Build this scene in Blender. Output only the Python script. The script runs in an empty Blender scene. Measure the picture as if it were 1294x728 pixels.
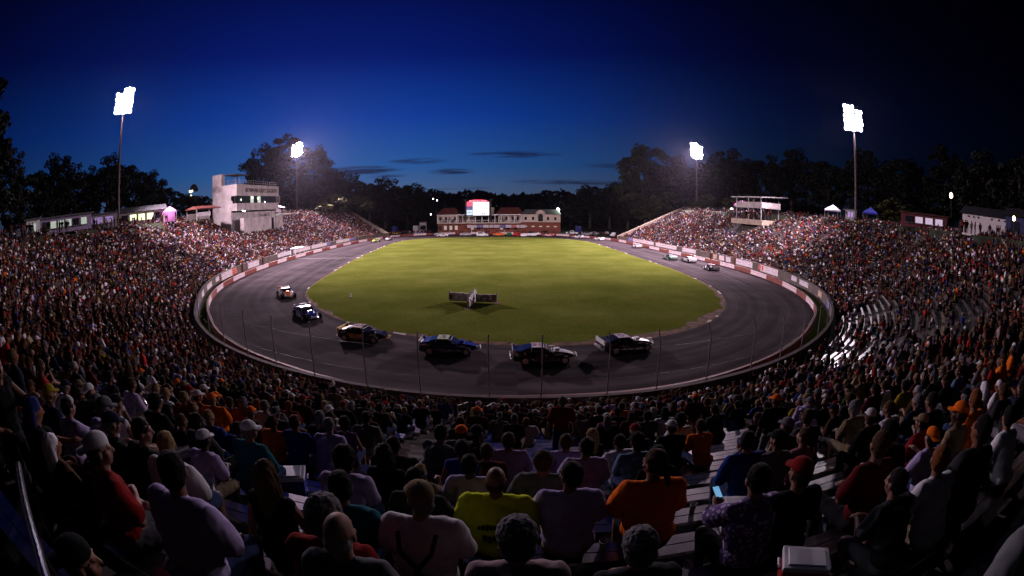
import bpy, bmesh, math, random
import numpy as np
from mathutils import Vector, Matrix, noise as mnoise
R = math.radians
rnd = random.Random(7)
nrs = np.random.RandomState(11)
SC = bpy.context.scene
COL = SC.collection

# ------------------------------------------------------------------ helpers
def tag(o, label=None, cat=None, group=None, kind=None):
    if label: o['label'] = label
    if cat: o['category'] = cat
    if group: o['group'] = group
    if kind: o['kind'] = kind
    return o

def empty(name, loc=(0, 0, 0), rz=0.0):
    o = bpy.data.objects.new(name, None)
    COL.objects.link(o)
    o.empty_display_size = 0.3
    o.location = loc
    o.rotation_euler = (0, 0, rz)
    return o

def copy_tree(o, parent=None):
    c = o.copy()
    COL.objects.link(c)
    if parent is not None:
        c.parent = parent
    for ch in list(o.children):
        copy_tree(ch, c)
    return c

def srgb(r, g, b):
    f = lambda c: ((c / 255.0) / 12.92 if c / 255.0 <= 0.04045 else ((c / 255.0 + 0.055) / 1.055) ** 2.4)
    return (f(r), f(g), f(b))

class N:
    """small node-tree helper"""
    def __init__(s, tree):
        s.t = tree
        tree.nodes.clear()
    def n(s, typ, **kw):
        nd = s.t.nodes.new(typ)
        for k, v in kw.items():
            if k.startswith('i_'):
                nd.inputs[int(k[2:])].default_value = v
            else:
                setattr(nd, k, v)
        return nd
    def l(s, a, b):
        s.t.links.new(a, b)
    def math(s, op, a, b=None, clamp=False):
        nd = s.t.nodes.new('ShaderNodeMath')
        nd.operation = op
        nd.use_clamp = clamp
        for i, v in enumerate((a, b)):
            if v is None: continue
            if isinstance(v, (int, float)): nd.inputs[i].default_value = v
            else: s.t.links.new(v, nd.inputs[i])
        return nd.outputs[0]
    def mix(s, f, a, b):
        nd = s.t.nodes.new('ShaderNodeMix')
        nd.data_type = 'RGBA'
        for i, v in ((0, f), (6, a), (7, b)):
            if isinstance(v, (int, float)): nd.inputs[i].default_value = v
            elif isinstance(v, tuple): nd.inputs[i].default_value = (*v[:3], 1)
            else: s.t.links.new(v, nd.inputs[i])
        return nd.outputs[2]
    def ramp(s, fac, stops):
        nd = s.t.nodes.new('ShaderNodeValToRGB')
        el = nd.color_ramp.elements
        while len(el) < len(stops): el.new(0.5)
        for e, (p, c) in zip(el, stops):
            e.position = p
            e.color = (*c, 1) if isinstance(c, tuple) else (c, c, c, 1)
        if fac is not None: s.t.links.new(fac, nd.inputs[0])
        return nd.outputs[0]

MATS = {}
def mat(name, color, rough=0.7, metal=0.0, vary=0.18, scale=3.0, bump=0.0, emit=None, estr=0.0, spec=0.4, coat=0.0):
    if name in MATS: return MATS[name]
    m = bpy.data.materials.new(name)
    m.use_nodes = True
    h = N(m.node_tree)
    out = h.n('ShaderNodeOutputMaterial')
    b = h.n('ShaderNodeBsdfPrincipled')
    h.l(b.outputs[0], out.inputs[0])
    tc = h.n('ShaderNodeTexCoord')
    nz = h.n('ShaderNodeTexNoise')
    nz.inputs['Scale'].default_value = scale
    nz.inputs['Detail'].default_value = 6
    h.l(tc.outputs['Object'], nz.inputs['Vector'])
    d = tuple(c * (1 - vary) for c in color); u = tuple(min(1, c * (1 + vary)) for c in color)
    c = h.ramp(nz.outputs[0], [(0.3, d), (0.7, u)])
    h.l(c, b.inputs['Base Color'])
    b.inputs['Roughness'].default_value = rough
    b.inputs['Metallic'].default_value = metal
    b.inputs['Specular IOR Level'].default_value = spec if rough < 0.72 else min(spec, 0.04)
    if coat: b.inputs['Coat Weight'].default_value = coat
    if emit:
        b.inputs['Emission Color'].default_value = (*emit, 1)
        b.inputs['Emission Strength'].default_value = estr
    if bump:
        bp = h.n('ShaderNodeBump')
        bp.inputs['Strength'].default_value = bump
        h.l(nz.outputs[0], bp.inputs['Height'])
        h.l(bp.outputs[0], b.inputs['Normal'])
    MATS[name] = m
    return m

class MB:
    """collects shapes; build() links them as one mesh object"""
    def __init__(s):
        s.v = []; s.f = []; s.mi = []; s.uv = {}
    def face(s, pts, mi=0, uv=None):
        b = len(s.v)
        s.v += [tuple(p) for p in pts]
        s.f.append(tuple(range(b, b + len(pts))))
        s.mi.append(mi)
        if uv: s.uv[len(s.f) - 1] = uv
    def box(s, c, size, rz=0.0, mi=0, rx=0.0, ry=0.0):
        M = Matrix.Rotation(rz, 3, 'Z') @ Matrix.Rotation(ry, 3, 'Y') @ Matrix.Rotation(rx, 3, 'X')
        hx, hy, hz = size[0] / 2, size[1] / 2, size[2] / 2
        b = len(s.v)
        for x, y, z in ((-1, -1, -1), (1, -1, -1), (1, 1, -1), (-1, 1, -1), (-1, -1, 1), (1, -1, 1), (1, 1, 1), (-1, 1, 1)):
            p = M @ Vector((x * hx, y * hy, z * hz)) + Vector(c)
            s.v.append(tuple(p))
        for f in ((0, 3, 2, 1), (4, 5, 6, 7), (0, 1, 5, 4), (1, 2, 6, 5), (2, 3, 7, 6), (3, 0, 4, 7)):
            s.f.append(tuple(b + i for i in f)); s.mi.append(mi)
        return s
    def tube(s, p0, p1, r0, r1=None, n=8, mi=0, cap=True):
        r1 = r0 if r1 is None else r1
        p0 = Vector(p0); p1 = Vector(p1); d = (p1 - p0)
        if d.length < 1e-6: return s
        d.normalize()
        a = d.orthogonal().normalized(); c = d.cross(a)
        b = len(s.v)
        for p, r in ((p0, r0), (p1, r1)):
            for i in range(n):
                t = 2 * math.pi * i / n
                s.v.append(tuple(p + a * (r * math.cos(t)) + c * (r * math.sin(t))))
        for i in range(n):
            j = (i + 1) % n
            s.f.append((b + i, b + j, b + n + j, b + n + i)); s.mi.append(mi)
        if cap:
            s.f.append(tuple(b + i for i in range(n))[::-1]); s.mi.append(mi)
            s.f.append(tuple(b + n + i for i in range(n))); s.mi.append(mi)
        return s
    def path(s, pts, r, n=6, mi=0):
        for a, b in zip(pts[:-1], pts[1:]): s.tube(a, b, r, r, n, mi)
        return s
    def ell(s, c, r, nu=12, nv=8, mi=0, M=None):
        b = len(s.v)
        c = Vector(c)
        for j in range(1, nv):
            ph = math.pi * j / nv
            for i in range(nu):
                t = 2 * math.pi * i / nu
                p = Vector((r[0] * math.sin(ph) * math.cos(t), r[1] * math.sin(ph) * math.sin(t), r[2] * math.cos(ph)))
                if M is not None: p = M @ p
                s.v.append(tuple(p + c))
        for sg in (1, -1):
            p = Vector((0, 0, sg * r[2]))
            if M is not None: p = M @ p
            s.v.append(tuple(p + c))
        T, Bm = len(s.v) - 2, len(s.v) - 1
        for j in range(nv - 2):
            for i in range(nu):
                k = (i + 1) % nu
                s.f.append((b + j * nu + i, b + (j + 1) * nu + i, b + (j + 1) * nu + k, b + j * nu + k)); s.mi.append(mi)
        for i in range(nu):
            k = (i + 1) % nu
            s.f.append((T, b + i, b + k)); s.mi.append(mi)
            q = b + (nv - 2) * nu
            s.f.append((Bm, q + k, q + i)); s.mi.append(mi)
        return s
    def prism(s, poly, z0, z1, mi=0):
        b = len(s.v); n = len(poly)
        for z in (z0, z1):
            for x, y in poly: s.v.append((x, y, z))
        for i in range(n):
            j = (i + 1) % n
            s.f.append((b + i, b + j, b + n + j, b + n + i)); s.mi.append(mi)
        s.f.append(tuple(b + i for i in range(n))[::-1]); s.mi.append(mi)
        s.f.append(tuple(b + n + i for i in range(n))); s.mi.append(mi)
        return s
    def loft(s, rings, mi=0, cap=True):
        n = len(rings[0]); b = len(s.v)
        for r in rings: s.v += [tuple(p) for p in r]
        for k in range(len(rings) - 1):
            for i in range(n):
                j = (i + 1) % n
                s.f.append((b + k * n + i, b + k * n + j, b + (k + 1) * n + j, b + (k + 1) * n + i)); s.mi.append(mi)
        if cap:
            s.f.append(tuple(b + i for i in range(n))[::-1]); s.mi.append(mi)
            q = b + (len(rings) - 1) * n
            s.f.append(tuple(q + i for i in range(n))); s.mi.append(mi)
        return s
    def mesh(s, name, mats, smooth=False):
        me = bpy.data.meshes.new(name)
        me.from_pydata(s.v, [], s.f)
        for m in (mats if isinstance(mats, (list, tuple)) else [mats]): me.materials.append(m)
        me.polygons.foreach_set('material_index', s.mi)
        if s.uv:
            ul = me.uv_layers.new(name='UVMap')
            for fi, uv in s.uv.items():
                for li, c in zip(me.polygons[fi].loop_indices, uv): ul.data[li].uv = c
        if smooth: me.polygons.foreach_set('use_smooth', [True] * len(me.polygons))
        me.update()
        return me
    def build(s, name, mats, parent=None, smooth=False, bevel=0.0):
        o = bpy.data.objects.new(name, s.mesh(name, mats, smooth))
        COL.objects.link(o)
        if parent is not None: o.parent = parent
        if bevel:
            md = o.modifiers.new('bevel', 'BEVEL'); md.width = bevel; md.segments = 2; md.limit_method = 'ANGLE'
        return o

def text_mesh(body, size, extrude, m, name, parent, loc, rot, sx=1.0):
    cu = bpy.data.curves.new(name, 'FONT')
    cu.body = body; cu.size = size; cu.extrude = extrude; cu.align_x = 'CENTER'; cu.align_y = 'CENTER'
    o = bpy.data.objects.new(name, cu)
    COL.objects.link(o)
    dg = bpy.context.evaluated_depsgraph_get()
    me = bpy.data.meshes.new_from_object(o.evaluated_get(dg))
    bpy.data.objects.remove(o)
    me.materials.clear(); me.materials.append(m)
    o = bpy.data.objects.new(name, me)
    COL.objects.link(o)
    if parent is not None: o.parent = parent
    o.location = loc; o.rotation_euler = rot; o.scale = (sx, 1, 1)
    return o

def bulk_mesh(name, V, F, cols, mats, parent=None, smooth=False):
    """numpy triangles/quads with a colour per vertex"""
    me = bpy.data.meshes.new(name)
    nf, k = F.shape
    me.vertices.add(len(V)); me.vertices.foreach_set('co', V.astype(np.float32).ravel())
    me.loops.add(nf * k); me.loops.foreach_set('vertex_index', F.astype(np.int32).ravel())
    me.polygons.add(nf); me.polygons.foreach_set('loop_start', np.arange(0, nf * k, k, dtype=np.int32))
    if cols is not None:
        a = me.color_attributes.new('tint', 'FLOAT_COLOR', 'POINT')
        a.data.foreach_set('color', np.concatenate([cols, np.ones((len(cols), 1))], 1).astype(np.float32).ravel())
    me.materials.append(mats)
    me.update(calc_edges=True)
    if smooth: me.polygons.foreach_set('use_smooth', np.ones(nf, dtype=bool))
    o = bpy.data.objects.new(name, me)
    COL.objects.link(o)
    if parent is not None: o.parent = parent
    return o

# ------------------------------------------------------------------ plan curves (metres, camera over the origin, track level 0)
def resample(P, step, closed=False, smooth=3):
    P = np.array(P, float)
    if closed: P = np.vstack([P, P[:1]])
    # catmull-rom
    out = []
    n = len(P)
    for i in range(n - 1):
        if closed:
            p0, p3 = P[(i - 1) % (n - 1)], P[(i + 2) % (n - 1)] if i + 2 != n else P[1]
        else:
            p0, p3 = P[max(i - 1, 0)], P[min(i + 2, n - 1)]
        p1, p2 = P[i], P[i + 1]
        for t in np.linspace(0, 1, 12, endpoint=False):
            out.append(0.5 * ((2 * p1) + (p2 - p0) * t + (2 * p0 - 5 * p1 + 4 * p2 - p3) * t * t + (3 * p1 - p0 - 3 * p2 + p3) * t ** 3))
    out.append(P[-1])
    out = np.array(out)
    L = np.r_[0, np.cumsum(np.hypot(*np.diff(out, axis=0).T))]
    m = int(round(L[-1] / step))
    u = np.linspace(0, L[-1], m + 1)
    Q = np.c_[np.interp(u, L, out[:, 0]), np.interp(u, L, out[:, 1])]
    if closed: Q = Q[:-1]
    for _ in range(smooth):
        if closed: Q = (np.roll(Q, 1, 0) + Q * 2 + np.roll(Q, -1, 0)) / 4
        else: Q[1:-1] = (Q[:-2] + 2 * Q[1:-1] + Q[2:]) / 4
    return Q

W_PTS = [(-34, 193.5), (-45, 188), (-49.8, 178), (-52.6, 165), (-54.6, 153), (-55.6, 140), (-55.8, 120), (-55.0, 100), (-53, 83), (-50.4, 70.9), (-47.5, 62), (-42.9, 52.9), (-37.2, 44.8), (-28.6, 35.4), (-23, 31), (-19.7, 29.0), (-16.3, 27.3), (-12.6, 25.6), (-8.6, 24.2), (-5.2, 23.6), (-1.3, 23.3), (1.6, 23.3), (5.3, 23.5), (8.4, 23.9), (12.1, 24.9), (16.3, 26.7), (20.2, 28.8), (25.1, 32.3), (31.2, 38), (36.7, 44.3), (40.9, 51.9), (43.8, 60.2), (45.6, 70), (46.0, 81), (45.2, 94), (43.2, 109), (41.2, 122), (39.7, 135), (38.4, 146), (36, 158), (30.8, 170), (20.5, 183), (9, 191), (-0.7, 195), (-15, 197), (-25, 196.4)]
S_PTS = [(-51.5, 184), (-54.5, 178), (-57.2, 165), (-58.9, 150), (-59.6, 130), (-59.0, 108), (-56.8, 88), (-54, 74), (-50.2, 63.5), (-45.7, 54.8), (-40.6, 47.2), (-36.5, 41.7), (-31.8, 36), (-25.6, 30.4), (-21, 27.3), (-16.2, 24.8), (-11.4, 23), (-6.1, 21.6), (-1.9, 21.1), (2.1, 21), (6.3, 21.2), (11.6, 22.4), (17.3, 24.6), (22.7, 27.7), (28.6, 32.3), (34, 37.8), (39.5, 45), (44.3, 53.6), (47.3, 62.5), (49.3, 74), (49.8, 86), (48.5, 98), (46.5, 111), (44.4, 124), (42.6, 136), (40.8, 148), (38, 160)]
I_PTS = [(-27, 54), (-31, 63.5), (-33.6, 78.4), (-35.6, 92), (-37.3, 105.5), (-39.3, 130), (-40.4, 152), (-37.2, 167), (-28, 173.5), (-14.3, 176), (-0.7, 176.4), (12, 173), (21, 164), (26.5, 151.5), (28.5, 128), (29.9, 104.5), (31.0, 90), (31.4, 78.2), (30.3, 61.7), (26.6, 50.5), (21.9, 43.8), (16.5, 39.0), (10.3, 36.3), (3.4, 35.2), (-3.1, 35.9), (-10.7, 38.8), (-18.5, 43.8)]
Wc = resample(W_PTS, 1.0, True, 6)
Ic = resample(I_PTS, 1.0, True, 8)
Sc = resample(S_PTS, 1.0, False, 8)
def normals(P, closed=False):
    T = (np.roll(P, -1, 0) - np.roll(P, 1, 0)) if closed else np.gradient(P, axis=0)
    T = T / np.hypot(*T.T)[:, None]
    Nn = np.c_[T[:, 1], -T[:, 0]]
    return T, Nn
ST, SN = normals(Sc)
for _ in range(6): SN[1:-1] = (SN[:-2] + 2 * SN[1:-1] + SN[2:]) / 4
SN /= np.hypot(*SN.T)[:, None]
if (SN[len(SN) // 2] @ np.array([0, 1])) > 0: SN = -SN       # outward = away from the field
SL = np.r_[0, np.cumsum(np.hypot(*np.diff(Sc, axis=0).T))]
def s_at(u):
    x = np.interp(u, SL, Sc[:, 0]); y = np.interp(u, SL, Sc[:, 1])
    nx = np.interp(u, SL, SN[:, 0]); ny = np.interp(u, SL, SN[:, 1])
    l = np.hypot(nx, ny)
    return np.array([x, y]), np.array([nx / l, ny / l])
def u_of(x, y):
    """(u, d) of a plan point in stand coordinates"""
    v = np.array([x, y]) - Sc
    dd = np.hypot(*v.T); i = int(dd.argmin())
    best = None
    for u in np.linspace(SL[max(i - 12, 0)], SL[min(i + 12, len(SL) - 1)], 120):
        p, n = s_at(u)
        w = np.array([x, y]) - p
        cr = abs(w[0] * n[1] - w[1] * n[0])
        if best is None or cr < best[0]: best = (cr, u, float(w @ n))
    return best[1], best[2]

KMAX = 36
TR, RISE, D0, Z0 = 0.76, 0.3125, 0.9, 0.9
zrow = lambda k: Z0 + RISE * k
UC = u_of(-1.95, 15)[0]          # the aisle in front of the camera
AISLES = sorted([UC + i * 12.6 for i in range(-20, 22) if 1 < UC + i * 12.6 < SL[-1] - 1])
def in_aisle(u, k, w=0.62):
    for a in AISLES:
        # constant-width aisle: convert to metres at this radius roughly by local stretch
        if abs(u - a) < 14:
            p, n = s_at(a); q, m = s_at(u)
            dk = D0 + TR * k
            P = q + m * dk; Q = p + n * dk
            if abs((P - Q) @ np.array([-n[1], n[0]])) < w:
                if abs(a - UC) < 0.1 and k > 17: return False
                return True
    return False
BOX_X = (-87.0, -75.5); BOX_Y = (105.0, 136.0)      # press box footprint
def in_box(x, y): return BOX_X[0] - 1 < x < BOX_X[1] + 1.2 and BOX_Y[0] - 1 < y < BOX_Y[1] + 1
RB = ((66.5, 113.5), 7.2)                            # timing stand on the right
def in_rb(x, y): return math.hypot(x - RB[0][0], y - RB[0][1]) < RB[1]
# ------------------------------------------------------------------ world: dusk sky
def make_world():
    w = bpy.data.worlds.new("World"); SC.world = w; w.use_nodes = True
    h = N(w.node_tree)
    out = h.n('ShaderNodeOutputWorld'); bg = h.n('ShaderNodeBackground')
    h.l(bg.outputs[0], out.inputs[0])
    tc = h.n('ShaderNodeTexCoord')
    sep = h.n('ShaderNodeSeparateXYZ'); h.l(tc.outputs['Generated'], sep.inputs[0])
    sky = h.n('ShaderNodeTexSky'); sky.sky_type = 'NISHITA'; sky.sun_disc = False
    sky.sun_elevation = R(-4.0); sky.sun_rotation = R(-32); sky.altitude = 200; sky.ozone_density = 4.0
    # deep blue hour gradient over elevation, brighter towards the afterglow in the west (behind the press box)
    el = h.math('ARCSINE', sep.outputs[2])
    eln = h.math('DIVIDE', el, math.pi / 2)
    # clear dusk: pale band low, saturated blue above, near black overhead
    grad = h.ramp(eln, [(0.0, srgb(86, 88, 106)), (0.025, srgb(68, 90, 126)), (0.06, srgb(36, 82, 142)), (0.13, srgb(12, 56, 142)), (0.22, srgb(4, 22, 98)), (0.36, srgb(1, 4, 46)), (0.7, srgb(3, 5, 40))])
    az = h.math('ARCTAN2', sep.outputs[0], sep.outputs[1])
    azd = h.math('DIVIDE', h.math('ADD', az, R(22)), R(88))
    fall = h.math('MULTIPLY', azd, azd)
    fac = h.math('DIVIDE', 1.0, h.math('ADD', 1.0, h.math('MULTIPLY', h.math('POWER', h.math('ABSOLUTE', azd), 2.4), 11.0)))
    back = h.math('MULTIPLY', h.math('ADD', sep.outputs[1], 0.35, clamp=True), 1.3, clamp=True)
    back = h.math('ADD', h.math('MULTIPLY', back, 0.9), 0.1)
    fac = h.math('MULTIPLY', fac, back)
    fac = h.math('MULTIPLY', fac, 1.15)
    east = h.math('MAXIMUM', h.math('DIVIDE', h.math('SUBTRACT', az, R(8)), R(38)), 0.0)
    fac = h.math('DIVIDE', fac, h.math('ADD', 1.0, h.math('MULTIPLY', h.math('MULTIPLY', east, east), 2.6)))
    mul = h.n('ShaderNodeVectorMath', operation='SCALE'); h.l(grad, mul.inputs[0]); h.l(fac, mul.inputs['Scale'])
    base = mul.outputs[0]
    # thin dark cloud streaks near the horizon
    mp = h.n('ShaderNodeCombineXYZ')
    h.l(h.math('MULTIPLY', az, 7.0), mp.inputs[0]); h.l(h.math('MULTIPLY', el, 95.0), mp.inputs[1])
    nz = h.n('ShaderNodeTexNoise'); nz.inputs['Scale'].default_value = 1.6; nz.inputs['Detail'].default_value = 7; nz.inputs['Roughness'].default_value = 0.6
    h.l(mp.outputs[0], nz.inputs['Vector'])
    mask = None
    for ca, ce, wa, we, st in ((-20.0, 5.2, 5.6, 0.65, 1.3), (-11.8, 6.15, 3.4, 0.42, 0.95), (-7.6, 4.75, 2.6, 0.45, 0.85), (0.4, 6.9, 5.2, 0.5, 1.0), (8.5, 3.4, 7.5, 0.38, 0.9), (-15.5, 4.4, 2.2, 0.3, 0.6), (12, 5.6, 4, 0.4, 0.5), (-7.0, 2.6, 4, 0.2, 0.5)):
        dx = h.math('DIVIDE', h.math('SUBTRACT', az, R(ca)), R(wa * 1.25))
        dy = h.math('DIVIDE', h.math('SUBTRACT', el, R(ce)), R(we))
        r2 = h.math('ADD', h.math('MULTIPLY', dx, dx), h.math('MULTIPLY', dy, dy))
        g = h.math('MULTIPLY', h.math('SUBTRACT', 1.0, r2, clamp=True), st)
        mask = g if mask is None else h.math('MAXIMUM', mask, g)
    nn = h.math('MULTIPLY', h.math('SUBTRACT', nz.outputs[0], 0.36, clamp=True), 5.2)
    mask = h.math('MULTIPLY', mask, nn, clamp=True)
    mask = h.math('MULTIPLY', mask, 0.85)
    col = h.mix(mask, base, srgb(16, 18, 44))
    # a little of the physical twilight sky on top
    sk = h.n('ShaderNodeVectorMath', operation='SCALE'); h.l(sky.outputs[0], sk.inputs[0]); sk.inputs['Scale'].default_value = 0.03
    add = h.n('ShaderNodeVectorMath', operation='ADD'); h.l(col, add.inputs[0]); h.l(sk.outputs[0], add.inputs[1])
    h.l(add.outputs[0], bg.inputs[0]); bg.inputs[1].default_value = 1.0
make_world()

# ------------------------------------------------------------------ materials for the setting
def m_asphalt():
    m = bpy.data.materials.new('asphalt'); m.use_nodes = True
    h = N(m.node_tree); out = h.n('ShaderNodeOutputMaterial'); b = h.n('ShaderNodeBsdfPrincipled'); h.l(b.outputs[0], out.inputs[0])
    uv = h.n('ShaderNodeUVMap'); tc = h.n('ShaderNodeTexCoord')
    sep = h.n('ShaderNodeSeparateXYZ'); h.l(uv.outputs[0], sep.inputs[0])
    # along/across the racing line
    cv = h.n('ShaderNodeCombineXYZ'); h.l(h.math('MULTIPLY', sep.outputs[0], 0.02), cv.inputs[0]); h.l(h.math('MULTIPLY', sep.outputs[1], 9.0), cv.inputs[1])
    n1 = h.n('ShaderNodeTexNoise'); n1.inputs['Scale'].default_value = 1.0; n1.inputs['Detail'].default_value = 5; h.l(cv.outputs[0], n1.inputs['Vector'])
    n2 = h.n('ShaderNodeTexNoise'); n2.inputs['Scale'].default_value = 0.22; n2.inputs['Detail'].default_value = 8; h.l(tc.outputs['Object'], n2.inputs['Vector'])
    n3 = h.n('ShaderNodeTexNoise'); n3.inputs['Scale'].default_value = 14; n3.inputs['Detail'].default_value = 3; h.l(tc.outputs['Object'], n3.inputs['Vector'])
    v = h.math('ADD', h.math('MULTIPLY', n1.outputs[0], 0.55), h.math('MULTIPLY', n2.outputs[0], 0.35))
    v = h.math('ADD', v, h.math('MULTIPLY', n3.outputs[0], 0.18))
    c = h.ramp(v, [(0.41, (0.017, 0.0122, 0.0135)), (0.54, (0.040, 0.030, 0.033)), (0.66, (0.070, 0.054, 0.058))])
    h.l(c, b.inputs['Base Color']); b.inputs['Roughness'].default_value = 1.0; b.inputs['Specular IOR Level'].default_value = 0.02
    bp = h.n('ShaderNodeBump'); bp.inputs['Strength'].default_value = 0.25; bp.inputs['Distance'].default_value = 0.02; h.l(n3.outputs[0], bp.inputs['Height']); h.l(bp.outputs[0], b.inputs['Normal'])
    return m
def m_grass(name, lo, mid, hi, scale=0.12):
    m = bpy.data.materials.new(name); m.use_nodes = True
    h = N(m.node_tree); out = h.n('ShaderNodeOutputMaterial'); b = h.n('ShaderNodeBsdfDiffuse'); h.l(b.outputs[0], out.inputs[0])
    tc = h.n('ShaderNodeTexCoord')
    n1 = h.n('ShaderNodeTexNoise'); n1.inputs['Scale'].default_value = scale; n1.inputs['Detail'].default_value = 9; n1.inputs['Roughness'].default_value = 0.62; h.l(tc.outputs['Object'], n1.inputs['Vector'])
    n2 = h.n('ShaderNodeTexNoise'); n2.inputs['Scale'].default_value = 3.5; n2.inputs['Detail'].default_value = 8; h.l(tc.outputs['Object'], n2.inputs['Vector'])
    sp = h.n('ShaderNodeSeparateXYZ'); h.l(tc.outputs['Object'], sp.inputs[0])
    band = h.math('SINE', h.math('MULTIPLY', sp.outputs[1], 2 * math.pi / 11.0))
    v = h.math('ADD', h.math('MULTIPLY', n1.outputs[0], 0.6), h.math('MULTIPLY', n2.outputs[0], 0.4))
    v = h.math('ADD', v, h.math('MULTIPLY', band, 0.018))
    c = h.ramp(v, [(0.30, lo), (0.5, mid), (0.72, hi)])
    # worn brown spots
    n4 = h.n('ShaderNodeTexNoise'); n4.inputs['Scale'].default_value = 0.33; n4.inputs['Detail'].default_value = 10; n4.inputs['Roughness'].default_value = 0.7
    h.l(tc.outputs['Object'], n4.inputs['Vector'])
    w = h.ramp(n4.outputs[0], [(0.56, 0.0), (0.68, 1.0)])
    c = h.mix(h.math('MULTIPLY', w, 0.45), c, (0.12, 0.085, 0.018))
    h.l(c, b.inputs['Color']); b.inputs['Roughness'].default_value = 0.0
    bp = h.n('ShaderNodeBump'); bp.inputs['Strength'].default_value = 0.7; bp.inputs['Distance'].default_value = 0.05
    n3 = h.n('ShaderNodeTexNoise'); n3.inputs['Scale'].default_value = 9; n3.inputs['Detail'].default_value = 6; h.l(tc.outputs['Object'], n3.inputs['Vector'])
    h.l(n3.outputs[0], bp.inputs['Height']); h.l(bp.outputs[0], b.inputs['Normal'])
    return m
asphalt = m_asphalt()
grass_m = m_grass('infield_turf', (0.054, 0.068, 0.010), (0.096, 0.111, 0.020), (0.152, 0.162, 0.040))
bank_m = m_grass('bank_turf', (0.035, 0.055, 0.012), (0.055, 0.08, 0.018), (0.08, 0.105, 0.026), 0.3)
dirt_m = mat('dirt', (0.115, 0.062, 0.036), 0.95, vary=0.6, scale=1.2, bump=0.4)
earth_m = mat('dark_ground', (0.035, 0.04, 0.025), 0.95, vary=0.4, scale=0.4, bump=0.4)
conc_m = mat('concrete', (0.11, 0.092, 0.082), 0.85, vary=0.3, scale=0.8, bump=0.15)
concd_m = mat('dark_concrete', (0.048, 0.040, 0.038), 0.88, vary=0.35, scale=0.9, bump=0.15)
conc_tan = mat('tan_concrete', (0.33, 0.27, 0.21), 0.85, vary=0.22, scale=0.5, bump=0.1)
redwall_m = mat('red_painted_wall', (0.17, 0.036, 0.022), 0.7, vary=0.3, scale=1.5)
alu_m = mat('aluminium_plank', (0.58, 0.52, 0.55), 0.30, 1.0, vary=0.22, scale=6)
steel_m = mat('galvanised_steel', (0.30, 0.28, 0.29), 0.5, 0.5, vary=0.2, scale=4)
darksteel_m = mat('dark_steel', (0.04, 0.035, 0.035), 0.6, 0.4)
white_m = mat('white_paint', (0.78, 0.76, 0.74), 0.5, vary=0.08)
cream_m = mat('cream_render', (0.55, 0.45, 0.36), 0.8, vary=0.12, scale=0.8)
brick_m = mat('red_brick', (0.22, 0.075, 0.05), 0.85, vary=0.3, scale=5)
roof_red_m = mat('red_roof', (0.11, 0.028, 0.02), 0.7, vary=0.2, scale=2)
roof_grey_m = mat('grey_roof', (0.09, 0.09, 0.10), 0.7, vary=0.2, scale=2)
glass_dark = mat('dark_glass', (0.02, 0.022, 0.03), 0.12, vary=0.1, spec=0.6)
black_m = mat('black_paint', (0.012, 0.012, 0.014), 0.35, coat=0.5)
rubber_m = mat('tyre_rubber', (0.018, 0.017, 0.018), 0.85, vary=0.3, scale=20)
press_m = mat('painted_concrete', (0.33, 0.29, 0.285), 0.8, vary=0.28, scale=0.5, bump=0.1)

def banner_mat(name, base, inks, scale_u=1.0, seed=0.0):
    """vinyl banner with lines of small illegible print, laid out in metres in its UV map"""
    m = bpy.data.materials.new(name); m.use_nodes = True
    h = N(m.node_tree); out = h.n('ShaderNodeOutputMaterial'); b = h.n('ShaderNodeBsdfPrincipled'); h.l(b.outputs[0], out.inputs[0])
    uv = h.n('ShaderNodeUVMap'); sep = h.n('ShaderNodeSeparateXYZ'); h.l(uv.outputs[0], sep.inputs[0])
    cv = h.n('ShaderNodeCombineXYZ'); h.l(h.math('MULTIPLY', sep.outputs[0], 5.5 * scale_u), cv.inputs[0]); h.l(h.math('MULTIPLY', sep.outputs[1], 2.0), cv.inputs[1]); cv.inputs[2].default_value = seed
    nz = h.n('ShaderNodeTexNoise'); nz.inputs['Scale'].default_value = 1.6; nz.inputs['Detail'].default_value = 3; h.l(cv.outputs[0], nz.inputs['Vector'])
    row = h.math('SINE', h.math('MULTIPLY', sep.outputs[1], 14.0))
    rowm = h.math('GREATER_THAN', row, -0.1)
    ink = h.math('MULTIPLY', h.math('GREATER_THAN', nz.outputs[0], 0.53), rowm)
    cv2 = h.n('ShaderNodeCombineXYZ'); h.l(h.math('MULTIPLY', sep.outputs[0], 0.5), cv2.inputs[0]); cv2.inputs[1].default_value = seed * 3.1
    n2 = h.n('ShaderNodeTexNoise'); n2.inputs['Scale'].default_value = 1.0; h.l(cv2.outputs[0], n2.inputs['Vector'])
    st = [(0.30 + 0.4 * i / max(1, len(inks) - 1), c) for i, c in enumerate(inks)]
    nd = h.t.nodes.new('ShaderNodeValToRGB'); nd.color_ramp.interpolation = 'CONSTANT'
    while len(nd.color_ramp.elements) < len(st): nd.color_ramp.elements.new(0.5)
    for e, (p, c) in zip(nd.color_ramp.elements, st): e.position = p; e.color = (*c, 1)
    h.l(n2.outputs[0], nd.inputs[0])
    ny = h.math('MULTIPLY', h.math('GREATER_THAN', sep.outputs[1], 0.12), h.math('LESS_THAN', sep.outputs[1], 1.3))
    c = h.mix(h.math('MULTIPLY', h.math('MULTIPLY', ink, ny), 0.75), base, nd.outputs[0])
    h.l(c, b.inputs['Base Color']); b.inputs['Roughness'].default_value = 0.5
    return m
WHT = (0.62, 0.55, 0.56)
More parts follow.
